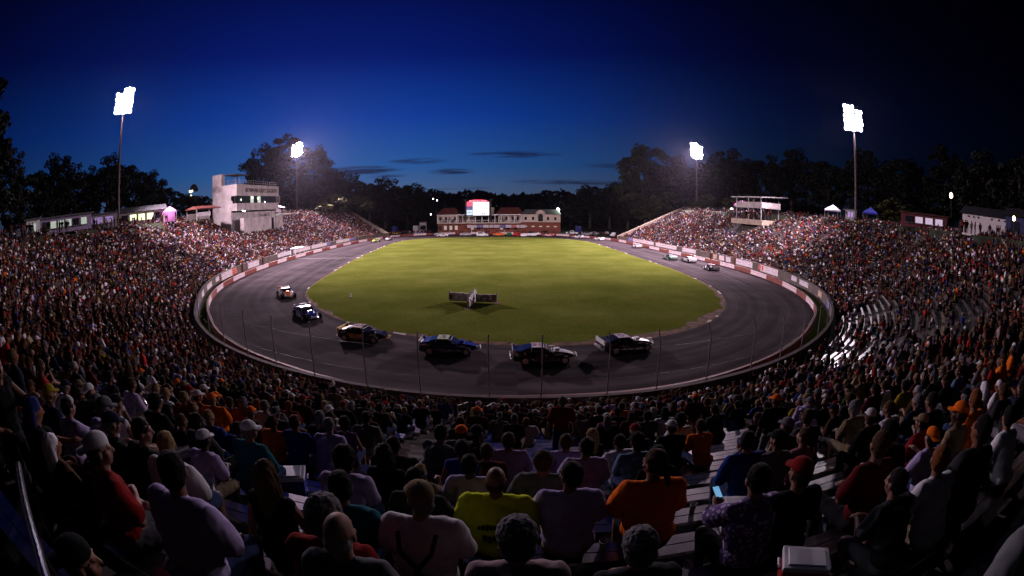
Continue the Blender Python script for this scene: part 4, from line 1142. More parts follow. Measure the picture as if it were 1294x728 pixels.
TL = [
 ('cedar', -71.0, 60, 20.5, 12, 'tall ragged dark conifer at the left edge of the scene', 1.2), ('poplar', -66.5, 82, 10.5, 12, 'dark bushy tree just inside the tall ragged conifer', 1.0),
 ('maple', -63.0, 120, 8.0, 12, 'dark round tree behind the violet lit stall', 1.25), ('oak', -59.6, 128, 9.3, 12, 'broad dark tree above the pale booth, rounded top', 1.15),
 ('maple', -56.6, 150, 7.0, 12, 'lower dark tree filling the dip before the floodlight pole', 1.3), ('oak', -52.6, 135, 8.8, 12, 'dark twin-topped tree just outside the first floodlight pole', 0.95),
 ('maple', -49.6, 150, 7.6, 12, 'dark tree standing directly behind the concession building roof', 1.2), ('oak', -46.8, 160, 6.6, 12, 'dark tree sloping down beyond the pink lit canopy', 1.1),
 ('maple', -44.2, 175, 4.6, 12, 'low dark tree in the gap before the lit tower', 1.3), ('maple', -42.2, 190, 3.6, 12, 'low dark tree at the foot of the lit tower', 1.2), ('maple', -39.3, 200, 3.2, 12, 'low dark tree between lit tower and press box', 1.3),
 ('oak', -31.2, 236, 8.6, 10, 'big dark leafy tree rising behind the press box roof', 1.0), ('poplar', -28.8, 238, 9.9, 10, 'tallest leafy tree next to the second floodlight pole', 1.15), ('lit_beech', -25.0, 240, 8.6, 9, 'leafy tree lit yellow by the floodlight beside its pole', 0.95),
 ('lit_beech', -26.4, 235, 4.6, 10, 'low lit tree at the base of the tallest leafy tree', 1.1), ('maple', -23.0, 240, 5.4, 8, 'dark tree sloping down past the lit tree', 1.1), ('oak', -20.7, 228, 5.0, 6, 'dark tree with a rounded crown over the stand end', 1.1),
 ('maple', -18.0, 240, 3.5, 4, 'dark tree above the sloping end wall', 1.2), ('oak', -16.0, 250, 4.1, 2, 'dome shaped dark tree over the pit area', 1.25), ('maple', -13.2, 255, 3.3, 1, 'dark tree falling away to the hill line', 1.3),
 ('maple', 9.8, 268, 3.0, 0, 'dark tree just past the grey roofed fieldhouse end', 1.3), ('maple', 12.3, 255, 3.1, 0, 'dark tree standing over the far pit cars', 1.2), ('oak', 14.6, 232, 4.6, 2, 'smaller tree leaning on the big lit tree', 0.9),
 ('lit_beech', 16.9, 214, 8.4, 4, 'great grey-green tree lit by the floodlight at the stand end', 1.25), ('oak', 20.2, 218, 6.8, 8, 'tree hiding behind the shoulder of the great lit tree', 1.15), ('maple', 23.4, 232, 6.0, 8, 'dark tree right behind the small floodlight pole', 1.3),
 ('oak', 27.3, 215, 8.0, 10, 'tall dark tree past the small floodlight pole', 1.1), ('maple', 31.2, 205, 7.0, 11, 'dark tree above the timing stand roof', 1.3), ('oak', 35.6, 190, 8.4, 12, 'tall dark tree past the timing stand', 1.2),
 ('maple', 40.6, 175, 7.4, 12, 'dark tree above the pale gazebo', 1.4), ('oak', 45.8, 165, 8.9, 12, 'dark tree behind the tall floodlight pole and blue gazebo', 1.2), ('maple', 51.0, 150, 8.6, 12, 'dark tree behind the maroon building', 1.3),
 ('poplar', 56.6, 130, 10.2, 12, 'high dark tree behind the amber street lamp', 1.2), ('oak', 61.8, 115, 10.0, 12, 'dark tree over the white block building', 1.1), ('maple', 67.5, 105, 10.2, 12, 'dark tree over the gabled hut at the right edge', 1.2),
 ('maple', 73.0, 95, 10.5, 12, 'dark tree past the gabled hut, furthest round the right stand', 1.2),
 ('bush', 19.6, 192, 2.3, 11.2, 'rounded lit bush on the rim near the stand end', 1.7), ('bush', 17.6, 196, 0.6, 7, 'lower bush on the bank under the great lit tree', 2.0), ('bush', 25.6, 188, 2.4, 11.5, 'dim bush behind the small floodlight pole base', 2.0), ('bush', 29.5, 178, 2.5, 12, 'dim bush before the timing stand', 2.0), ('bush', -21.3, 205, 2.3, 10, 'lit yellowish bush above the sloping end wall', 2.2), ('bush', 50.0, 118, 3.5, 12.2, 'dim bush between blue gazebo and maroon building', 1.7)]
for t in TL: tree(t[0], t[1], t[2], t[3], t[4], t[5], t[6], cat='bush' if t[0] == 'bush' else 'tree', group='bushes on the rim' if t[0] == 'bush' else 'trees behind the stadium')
# far wooded hill: one mass
def treeline():
    rs = np.random.RandomState(9)
    n = 26000
    az = R(1) * rs.uniform(-40, 40, n)
    band = rs.randint(0, 3, n)
    d = np.choose(band, [300, 380, 480]) + rs.uniform(-22, 22, n)
    base = np.choose(band, [4, 10, 17.0])
    top = np.array([mnoise.fractal(Vector((a * 16 + b * 7, b * 3.1, 0)), 1.0, 2.0, 5) for a, b in zip(az, band)])
    h = (11.0 + 6.5 * top) * np.choose(band, [0.85, 1, 1.05])
    z = base - 3 + (h + 3) * rs.uniform(0, 1, n) ** 0.7
    pos = np.c_[d * np.sin(az), d * np.cos(az), z]
    a = rs.normal(size=(n, 3)); a /= np.linalg.norm(a, axis=1)[:, None]
    b_ = np.cross(a, rs.normal(size=(n, 3))); b_ /= np.linalg.norm(b_, axis=1)[:, None]
    s = 1.9 * rs.uniform(0.6, 1.3, n)[:, None]
    V = np.stack([pos - a * s, pos + b_ * s, pos + a * s, pos - b_ * s], 1).reshape(-1, 3)
    o = bulk_mesh('treeline', V, np.arange(4 * n).reshape(-1, 4), None, leaf_unlit)
    tag(o, 'dark wooded hill behind the fieldhouse', None, None, 'stuff')
treeline()
# ------------------------------------------------------------------ race cars
def car_body_mb(secs, mi=0):
    """secs: (x, half width low, half width high, z low, z high) from tail to nose, x forward"""
    mb = MB(); rings = []
    for x, wl, wh, zl, zh in secs:
        zm = zl + (zh - zl) * 0.55
        rings.append([(x, -wl, zl), (x, wl, zl), (x, wl, zm), (x, wh, zh - 0.03), (x, wh * 0.9, zh), (x, -wh * 0.9, zh), (x, -wh, zh - 0.03), (x, -wl, zm)])
    return mb.loft(rings, mi)
def wheel_meshes(r, w):
    t = MB(); prof = [(r * .62, -w / 2), (r * .93, -w / 2), (r, -w * .36), (r, w * .36), (r * .93, w / 2), (r * .62, w / 2)]
    n = 20
    rings = [[(pr_[0] * math.cos(a), pr_[1], pr_[0] * math.sin(a)) for pr_ in prof] for a in np.linspace(0, 2 * math.pi, n, endpoint=False)]
    rings.append(rings[0]); t.loft(rings, cap=False)
    m = MB(); m.loft([[(rr * math.cos(a), y, rr * math.sin(a)) for a in np.linspace(0, 2 * math.pi, n, endpoint=False)] for y, rr in ((-w * .46, r * .64), (-w * .30, r * .5), (-w * .30, r * .15), (w * .30, r * .15), (w * .30, r * .5), (w * .46, r * .64))], cap=True)
    return t.mesh('tyre', rubber_m), m
RW = wheel_meshes(0.36, 0.40); FW = wheel_meshes(0.33, 0.30)
def paint(name, c, rough=0.3, coat=0.6): return mat('paint_' + name, c, rough, vary=0.06, coat=coat)
def race_car(x, y, hx, hy, label, main, roofc, hoodc, accent, number=None, numc=None, rimc=None, side=None, spoil=None, wide_front=True, name='race_car', cat='race car', group='race cars lapping the track'):
    r = empty(name, (x, y, 0.0), math.atan2(hy, hx)); tag(r, label, cat, group); r.scale = (1.03, 1.05, .93)
    body = car_body_mb([(-2.18, .84, .78, .40, .86), (-2.12, .86, .80, .26, .98), (-1.5, .90, .74, .20, 1.07), (-1.0, .90, .64, .16, 1.19), (-.85, .90, .60, .16, 1.25), (0.02, .90, .58, .16, 1.24), (.32, .88, .62, .16, 1.05), (.62, .86, .66, .16, .86), (.70, .52, .47, .20, .84), (1.6, .42, .36, .24, .70), (2.05, .34, .28, .30, .56), (2.2, .26, .22, .36, .46)])
    body.build('body', main, r, bevel=0.0)
    mb = MB(); mb.box((-.42, 0, 1.262), (.86, 1.14, .02)); mb.build('roof_panel', roofc, r)
    mb = MB(); mb.loft([[(.74, -.46, .845), (.74, .46, .845), (.74, .46, .875), (.74, -.46, .875)], [(1.6, -.36, .705), (1.6, .36, .705), (1.6, .36, .735), (1.6, -.36, .735)], [(2.1, -.26, .545), (2.1, .26, .545), (2.1, .26, .575), (2.1, -.26, .575)]]); mb.box((.98, 0, .93), (.34, .42, .16)); mb.build('hood', hoodc, r)
    for sg in (-1, 1):
        mb = MB(); z0, z1 = .93, 1.19
        mb.face([(-1.0, sg * .862, z0 - .02), (.30, sg * .868, z0 - .02), (.02, sg * .66, z1), (-.82, sg * .68, z1)][::sg]); mb.build('side_opening', glass_dark, r)
        mb = MB(); mb.path([(-.75, sg * .92, .30), (-.6, sg * 1.08, .34), (.95, sg * 1.02, .34), (1.05, sg * .6, .32)], .032, 7); mb.path([(-.6, sg * 1.08, .36), (-.6, sg * 1.08, .52), (.9, sg * 1.0, .5), (.95, sg * 1.02, .34)], .022, 6); mb.build('side_bar', steel_m, r)
        mb = MB(); mb.box((-.35, sg * .915, .52), (1.6, .012, .46)); mb.build('side_panel', side or accent, r)
    mb = MB(); mb.face([(.04, -.55, 1.235), (.60, -.63, .885), (.60, .63, .885), (.04, .55, 1.235)]); mb.build('windscreen', glass_dark, r)
    mb = MB(); mb.face([(-.9, -.5, 1.25), (-.9, .5, 1.25), (-1.45, .58, 1.10), (-1.45, -.58, 1.10)]); mb.build('rear_opening', glass_dark, r)
    mb = MB(); mb.box((-2.2, 0, .98), (.03, 1.66, .40)); mb.box((-2.12, -.83, .98), (.2, .03, .34)); mb.box((-2.12, .83, .98), (.2, .03, .34)); mb.build('spoiler', spoil or accent, r)
    mb = MB(); mb.path([(-2.3, -.85, .42), (-2.36, -.6, .42), (-2.36, .6, .42), (-2.3, .85, .42)], .03, 7); mb.path([(-2.1, -.5, .42), (-2.36, -.5, .42), (-2.36, -.5, .6), (-2.36, .5, .6), (-2.36, .5, .42), (-2.1, .5, .42)], .025, 6); mb.build('rear_bumper', steel_m, r)
    mb = MB(); mb.path([(2.05, -.5, .40), (2.36, -.42, .40), (2.4, 0, .40), (2.36, .42, .40), (2.05, .5, .40)], .03, 7); mb.path([(2.1, -.3, .55), (2.38, -.25, .55), (2.38, .25, .55), (2.1, .3, .55)], .022, 6); mb.build('front_bumper', accent if accent != main else steel_m, r)
    mb = MB()
    for sg in (-1, 1):
        mb.tube((1.42, sg * .3, .33), (1.42, sg * .82, .33), .035, n=6); mb.tube((1.15, sg * .4, .45), (1.42, sg * .8, .38), .02, n=6); mb.tube((1.7, sg * .35, .45), (1.42, sg * .8, .38), .02, n=6)
    mb.tube((-1.35, -.85, .36), (-1.35, .85, .36), .05, n=8); mb.build('suspension', steel_m, r)
    dr = random.Random(label)
    mb = MB(); mk = MB()
    for sg in (-1, 1):
        for _ in range(9):
            w_, h_ = dr.uniform(.08, .26), dr.uniform(.05, .12)
            xx = dr.choice([dr.uniform(-2.0, -1.2), dr.uniform(-1.1, .45)]); zz = dr.uniform(.34, .78) if xx > -1.15 else dr.uniform(.80, .92)
            if -1.75 < xx < -.95 and zz < .76: zz = .80
            (mb if dr.random() < .7 else mk).box((xx, sg * (.925 if xx > -1.15 else .905), zz), (w_, .012, h_))
        mb.box((1.1, sg * .49, .62), (.5, .012, .1), rz=-sg * .12)
    mb.build('sponsor_decals', P_wht if main not in (P_wht, P_sil) else P_red, r); mk.build('coloured_decals', accent if accent not in (P_wht, main) else P_yel, r)
    mb = MB()
    for sg in (-1, 1): mb.tube((-.86, sg * .60, 1.22), (-.95, sg * .8, .95), .022, n=6); mb.tube((.04, sg * .58, 1.22), (.42, sg * .74, .92), .022, n=6); mb.tube((-.4, sg * .61, 1.22), (-.4, sg * .84, .95), .018, n=6)
    mb.box((.2, .0, 1.16), (.04, .9, .05)); mb.build('roll_cage', P_wht if main in (P_blk, P_navy, P_blu) else P_blk, r)
    rim = rimc or steel_m
    for nm, wx, wy, (t, m), rr in (('wheel', -1.35, .98, RW, .36), ('wheel', -1.35, -.98, RW, .36), ('wheel', 1.42, .92, FW, .33), ('wheel', 1.42, -.92, FW, .33)):
        o = bpy.data.objects.new('wheel', t); COL.objects.link(o); o.parent = r; o.location = (wx, wy, rr)
        key = ('rim', rim.name, rr)
        if key not in MATS: MATS[key] = m.mesh('rim', rim)
        g = bpy.data.objects.new('rim', MATS[key]); COL.objects.link(g); g.parent = o
    if number:
        text_mesh(number, .95, .004, numc, 'roof_number', r, (-.42, 0, 1.28), (0, 0, R(-90) if hy * 0 == 0 else 0), 1.0).rotation_euler = (0, 0, R(180) if hx > 0 and 0 else R(0))
        for sg in (-1, 1):
            text_mesh(number, .46, .003, numc if side is None else numc, 'door_number', r, (-.35, sg * .926, .53), (R(90), 0, R(0) if sg < 0 else R(180)))
    return r
P_blk, P_wht, P_blu, P_yel, P_org, P_red = paint('black', (.012, .012, .014)), paint('white', (.75, .73, .72)), paint('blue', (.015, .03, .26)), paint('yellow', (.55, .42, .03)), paint('orange', (.72, .16, .02)), paint('red', (.5, .02, .02))
P_navy, P_gold, P_sil, P_lime, P_grn = paint('navy', (.012, .018, .14)), paint('gold', (.62, .38, .05)), paint('silver', (.45, .45, .46), .25), paint('lime', (.45, .6, .08)), paint('green', (.02, .12, .05))
race_car(-31.0, 55.6, 0.62, -0.78, 'orange and white open wheel race car coming head-on round the near turn', P_wht, P_org, P_org, P_org, '1', P_wht, P_red, P_wht)
race_car(-22.2, 44.2, 0.72, -0.69, 'dark blue race car with white flashes second in line through the turn', P_blu, P_blu, P_blu, P_wht, '22', P_wht, P_wht, P_blu)
race_car(-12.9, 36.7, 0.985, -0.17, 'black race car with gold side panels and pale rear wing below the infield tip', P_blk, P_gold, P_blk, P_gold, '99', P_blk, P_sil, P_gold, P_gold)
race_car(-4.9, 33.8, 1.0, -0.02, 'blue race car with pale yellow roof, fourth in line on the near turn', P_navy, paint('pale_yellow', (.7, .72, .30)), P_blu, P_wht, '3', P_blu, P_sil, P_navy)
race_car(2.3, 31.8, 1.0, 0.04, 'black race car with white bonnet and red roof number', P_blk, P_wht, P_wht, P_wht, '95', P_red, P_wht, P_blk)
race_car(9.1, 34.1, 0.97, 0.22, 'black race car with pale pink rear wing leading the near pack', P_blk, paint('pale_pink', (.62, .5, .5)), P_wht, P_blk, '0', P_blk, P_sil, P_blk, P_wht)
race_car(39.6, 83.2, 0.05, 1.0, 'dark race car with white tail panel and red flash alone by the stand wall', P_blk, P_red, P_blk, P_wht, None, None, P_sil, P_blk, P_wht)
race_car(36.9, 101.0, -.1, 1.0, 'green and black race car running side by side on the inner lane', P_grn, P_blk, P_blk, P_wht, None, None, P_sil, P_blk)
race_car(40.2, 97.0, -.1, 1.0, 'silver race car side by side on the outer lane next to the wall', P_sil, P_blk, P_wht, P_wht, None, None, P_sil, P_sil)
race_car(37.4, 132.5, -.12, 1.0, 'white race car far up the straight beneath the banner wall', P_wht, P_wht, P_wht, P_wht, None, None, P_sil, P_wht)
race_car(31.0, 161.5, -.55, .8, 'tiny white race car entering the far turn', P_wht, P_blk, P_wht, P_wht)
race_car(25.0, 171.8, -.75, .65, 'tiny pale race car ahead of the white one in the far turn', P_sil, P_wht, P_wht, P_wht)
race_car(14.5, 181, -.95, .25, 'tiny red and white race car passing in front of the fieldhouse end', P_red, P_wht, P_wht, P_wht)
race_car(-49.0, 157.5, -.1, -1.0, 'lime yellow race car leaving the far turn by the end of the packed stand', P_lime, P_wht, P_lime, P_wht)
race_car(-46.4, 165.5, .1, -1.0, 'white race car following the lime yellow one', P_wht, P_sil, P_wht, P_wht)
race_car(-28.0, 181.5, -.95, -.2, 'tiny white race car at the mouth of the pit entrance', P_wht, P_red, P_wht, P_wht)

def road_car(kind, x, y, rz, label, main, group='vehicles parked by the fieldhouse'):
    r = empty('parked_car' if kind != 'box' else 'race_hauler', (x, y, 0.0), rz); tag(r, label, {'suv': 'car', 'sedan': 'car', 'pickup': 'pickup truck', 'box': 'truck'}[kind], group)
    if kind == 'suv': secs = [(-2.3, .88, .75, .35, 1.0), (-2.25, .92, .74, .3, 1.6), (-1.9, .93, .72, .28, 1.78), (.2, .93, .72, .28, 1.78), (.55, .93, .74, .28, 1.62), (1.15, .93, .82, .28, 1.12), (2.1, .92, .8, .3, 1.0), (2.35, .86, .74, .36, .7)]; gl = [(-1.9, .35, 1.15, 1.66)]
    elif kind == 'sedan': secs = [(-2.3, .84, .7, .35, .8), (-2.1, .88, .74, .3, .98), (-1.4, .9, .72, .26, 1.02), (-.75, .9, .62, .26, 1.38), (.35, .9, .62, .26, 1.4), (1.0, .9, .74, .26, 1.0), (2.1, .88, .72, .28, .84), (2.3, .82, .68, .34, .6)]; gl = [(-1.0, .6, 1.02, 1.32)]
    elif kind == 'pickup': secs = [(-2.7, .93, .9, .45, 1.05), (-.75, .95, .92, .4, 1.1), (-.7, .95, .74, .4, 1.75), (.6, .95, .74, .4, 1.78), (1.2, .95, .84, .4, 1.2), (2.4, .93, .84, .42, 1.1), (2.6, .88, .8, .48, .8)]; gl = [(-.6, .9, 1.22, 1.66)]
    else: secs = [(-4.5, 1.2, 1.2, .9, 3.5), (1.9, 1.2, 1.2, .9, 3.5), (2.0, 1.1, 1.05, .6, 2.6), (3.0, 1.1, .95, .6, 2.5), (3.5, 1.05, .9, .6, 1.5), (3.7, 1.0, .85, .6, 1.2)]; gl = [(2.1, 3.1, 1.6, 2.3)]
    car_body_mb(secs).build('body', main, r)
    for a, b_, z0, z1 in gl:
        for sg in (-1, 1):
            w = .90 if kind != 'box' else 1.10
            mb = MB(); mb.loft([[(a, sg * (w - .01), z0), (b_, sg * (w - .01), z0), (b_ - .25, sg * (w - .12), z1), (a + .1, sg * (w - .12), z1)], [(a, sg * (w + .03), z0), (b_, sg * (w + .03), z0), (b_ - .25, sg * (w - .09), z1), (a + .1, sg * (w - .09), z1)]]); mb.build('side_window', glass_dark, r)
    L_ = 1.45 if kind != 'box' else 2.6
    for wx in (-L_, L_):
        for sg in (-.86, .86):
            o = bpy.data.objects.new('wheel', FW[0]); COL.objects.link(o); o.parent = r; o.location = (wx, sg * (1 if kind != 'box' else 1.25), .34)
    return r
road_car('suv', -11.8, 181.0, R(4), 'bright white sport utility pace vehicle parked facing the pits before the fieldhouse', P_wht)
road_car('sedan', -30.5, 190.0, R(10), 'pale saloon parked at the corner of the fieldhouse wall', P_sil)
road_car('sedan', -19.0, 186.0, R(5), 'small grey saloon beside the white pace vehicle', P_sil)
road_car('sedan', -5.2, 184.5, R(170), 'orange and white car nose to tail with the pace vehicle', P_org)
road_car('sedan', -1.2, 183.5, R(100), 'green car seen end-on in front of the banners', P_grn)
road_car('sedan', 2.6, 182.0, R(5), 'red low car before the banners', P_red)
road_car('pickup', 7.4, 186.5, R(15), 'dark pickup behind the long white trailer', P_blk)
fl = empty('flatbed_trailer', (6.6, 180.2, 0), R(10)); tag(fl, 'long low white trailer with a raised end standing on the infield edge', 'trailer', 'vehicles parked by the fieldhouse')
mb = MB(); mb.box((0, 0, .75), (6.2, 2.1, .9), ry=R(-3)); mb.box((3.4, 0, 1.1), (1.2, 2.0, .5), ry=R(-28)); mb.build('bed', P_wht, fl)
for wx in (-.6, .4):
    for sg in (-1, 1):
        o = bpy.data.objects.new('wheel', FW[0]); COL.objects.link(o); o.parent = fl; o.location = (wx, sg * 1.1, .33)
pits = [('box', -70, 206, 80, 'dark race hauler beside the grass bank, farthest of the pit row', P_blk), ('pickup', -63, 208, 20, 'white pickup in the pits by the grass bank', P_wht), ('box', -56, 214, 95, 'blue-grey race hauler in the pit row', P_navy),
        ('sedan', -54, 203, 30, 'yellow race car waiting in the pits', P_yel), ('pickup', -48, 206, 100, 'black pickup amid the pit row', P_blk), ('box', -46, 217, 92, 'white race hauler behind the pit fence', P_sil), ('sedan', -43, 203, 50, 'white race car waiting by the pit gate', P_wht),
        ('pickup', 26, 196, 160, 'white pickup parked behind the wall past the fieldhouse', P_wht), ('sedan', 32, 192, 10, 'silver saloon parked behind the far turn wall', P_sil), ('box', 30, 205, 85, 'dark hauler parked under the trees past the fieldhouse', P_navy),
        ('sedan', 38, 186, 120, 'red saloon parked by the end of the thin stand', P_red), ('pickup', 42, 184, 60, 'white pickup parked tight to the stand end wall', P_wht), ('sedan', 36, 196, 20, 'white saloon in the second parked row', P_wht), ('suv', 41, 193, 75, 'grey sport utility in the second parked row', P_sil)]
for k, x, y, a, lb, m_ in pits: road_car(k, x, y, R(a), lb, m_, 'vehicles parked in the pits')
x, y = -79, 232; r = shed('low white pit building beyond the grass bank', -78, 226, 0.3, R(8), 15, 6, 3.0, mat('block_white', (0, 0, 0)), roof_red_m, False, 3, glass_dark)
# timing tower frame in the pits
r = empty('scaffold_tower', (-40.5, 205, 0)); tag(r, 'small pale scaffold tower standing by the pit gate', 'tower')
mb = MB()
for sx in (-1.4, 1.4):
    for sy in (-1, 1): mb.tube((sx, sy, 0), (sx, sy, 5.4), .07, n=6)
for z_ in (1.8, 3.6, 5.3): mb.path([(-1.4, -1, z_), (1.4, -1, z_), (1.4, 1, z_), (-1.4, 1, z_), (-1.4, -1, z_)], .05, 5)
mb.build('frame', steel_m, r); mb = MB(); mb.box((0, 0, 4.0), (2.9, 2.1, .1)); mb.box((0, -1.05, 4.6), (2.8, .05, .9)); mb.build('platform', press_m, r)

# ------------------------------------------------------------------ the three-armed banner frame on the infield
tb = empty('banner_frame', (-4.5, 52.2, 0.02)); tag(tb, 'three armed frame of low padded banners standing alone on the infield grass', 'banner frame')
def arm(p0, p1, h0, h1, m, nm):
    a = math.atan2(p1[1] - p0[1], p1[0] - p0[0]); L_ = math.hypot(p1[0] - p0[0], p1[1] - p0[1])
    mb = MB(); c = Matrix.Rotation(a, 3, 'Z')
    def q(x, y, z): v = c @ Vector((x, y, 0)); return (p0[0] + v.x, p0[1] + v.y, z)
    rings = []
    for t in np.linspace(0, L_, 9):
        w = 0.13 + .04 * math.sin(t * 5); z1 = h0 + (h1 - h0) * t / L_ + .05 * math.sin(t * 7)
        rings.append([q(t, -w, .12), q(t, w, .12), q(t, w * 1.1, z1 * .6), q(t, w * .8, z1), q(t, -w * .8, z1), q(t, -w * 1.1, z1 * .6)])
    mb.loft(rings); o = mb.build(nm, m, tb)
    for t in (.05, L_ - .05):
        mb = MB(); mb.tube(q(t, 0, 0), q(t, 0, max(h0, h1) + .12), .06, n=8); mb.ell(q(t, 0, max(h0, h1) + .16), (.1, .1, .1), 8, 6); mb.build('post', P_wht, tb)
    for t in np.arange(.5, L_ - .3, .62):
        z1 = h0 + (h1 - h0) * t / L_
        for sg in (-1, 1):
            mb = MB(); mb.box(q(t + .12 * math.sin(t * 9), sg * .17, z1 * (.55 + .12 * math.sin(t * 4))), (.22 + .2 * abs(math.sin(t * 5)), .03, z1 * (.25 + .3 * abs(math.sin(t * 3)))), a); mb.build('sign_panel', (P_wht, P_sil, P_blk, P_wht, P_red)[int(t * 3.1) % 5], tb)
arm((-.35, .25), (-3.0, .75), 1.05, 1.15, mat('mauve_pad', (.55, .45, .52), .6, vary=.5, scale=2.5), 'banner_arm')
arm((.25, .05), (2.75, -.1), 1.0, 1.0, mat('dark_pad', (.30, .24, .27), .6, vary=.5, scale=3), 'banner_arm')
arm((.1, 1.3), (-.35, -3.0), 1.35, 0.95, mat('grey_pad', (.5, .45, .48), .6, vary=.5, scale=3), 'banner_arm')
mb = MB(); mb.face([(-.9, -3.7, .012), (.2, -3.75, .012), (.35, -2.7, .012), (-.8, -2.6, .012)]); mb.face([(2.3, -.8, .013), (3.3, -.7, .013), (3.2, .3, .013), (2.4, .2, .013)]); mb.build('scuffed_earth', dirt_m, tb)
mb = MB(); mb.loft([[(.16 * s * math.cos(a), .16 * s * math.sin(a), z) for a in np.linspace(0, 2 * math.pi, 10, endpoint=False)] for z, s in ((0, 1.3), (.03, 1.3), (.04, .9), (.5, .25))])
o = mb.build('traffic_cone', P_wht); o.location = (-21.1, 55.6, .03); tag(o, 'small white marker cone alone on the infield near the turn', 'cone')
# officials' hut on the verge by the track wall
r = empty('marshal_post', (-57.6, 111.5, 0), R(92)); tag(r, 'small white framed marshal post between track wall and stand', 'marshal post')
mb = MB()
for sx in (-3, 0, 3):
    for sy in (-.7, .7): mb.tube((sx, sy, 0), (sx, sy, 2.3), .06, n=6)
mb.path([(-3, -.7, 2.3), (3, -.7, 2.3), (3, .7, 2.3), (-3, .7, 2.3), (-3, -.7, 2.3)], .06, 6); mb.build('frame', P_wht, r)
mb = MB(); mb.box((0, 0, 2.38), (6.4, 1.7, .06)); mb.build('roof', steel_m, r)
# ------------------------------------------------------------------ people
def solid(prims, voxel, smooth_it, name):
    """union of overlapping rounded primitives as one continuous skin"""
    mb = MB()
    for p in prims:
        if p[0] == 'e': mb.ell(p[1], p[2], 16, 12, M=p[3] if len(p) > 3 else None)
        elif p[0] == 'c':
            a, b, r0, r1 = p[1:5]
            mb.tube(a, b, r0, r1, 14); mb.ell(a, (r0,) * 3, 14, 10); mb.ell(b, (r1,) * 3, 14, 10)
    me = mb.mesh(name, [])
    me.materials.clear()
    o = bpy.data.objects.new('tmp', me); COL.objects.link(o)
    m = o.modifiers.new('r', 'REMESH'); m.mode = 'VOXEL'; m.voxel_size = voxel; m.use_smooth_shade = True
    m = o.modifiers.new('s', 'SMOOTH'); m.factor = 0.5; m.iterations = smooth_it
    dg = bpy.context.evaluated_depsgraph_get()
    out = bpy.data.meshes.new_from_object(o.evaluated_get(dg))
    bpy.data.objects.remove(o); bpy.data.meshes.remove(me)
    out.name = name
    return out
def wrinkle(me, amp, sc, seed=0.0, stretch=(1, 1, 1)):
    n = len(me.vertices); co = np.empty(n * 3); me.vertices.foreach_get('co', co); co = co.reshape(-1, 3)
    no = np.empty(n * 3); me.vertices.foreach_get('normal', no); no = no.reshape(-1, 3)
    d = np.array([mnoise.fractal(Vector((c[0] * sc * stretch[0] + seed, c[1] * sc * stretch[1], c[2] * sc * stretch[2])), 0.8, 2.0, 3) for c in co])
    co += no * ((d * .6 + .25) * amp)[:, None]
    me.vertices.foreach_set('co', co.ravel()); me.update()
V3 = Vector
def lerp(a, b, t): return V3(a).lerp(V3(b), t)
class Pose: pass
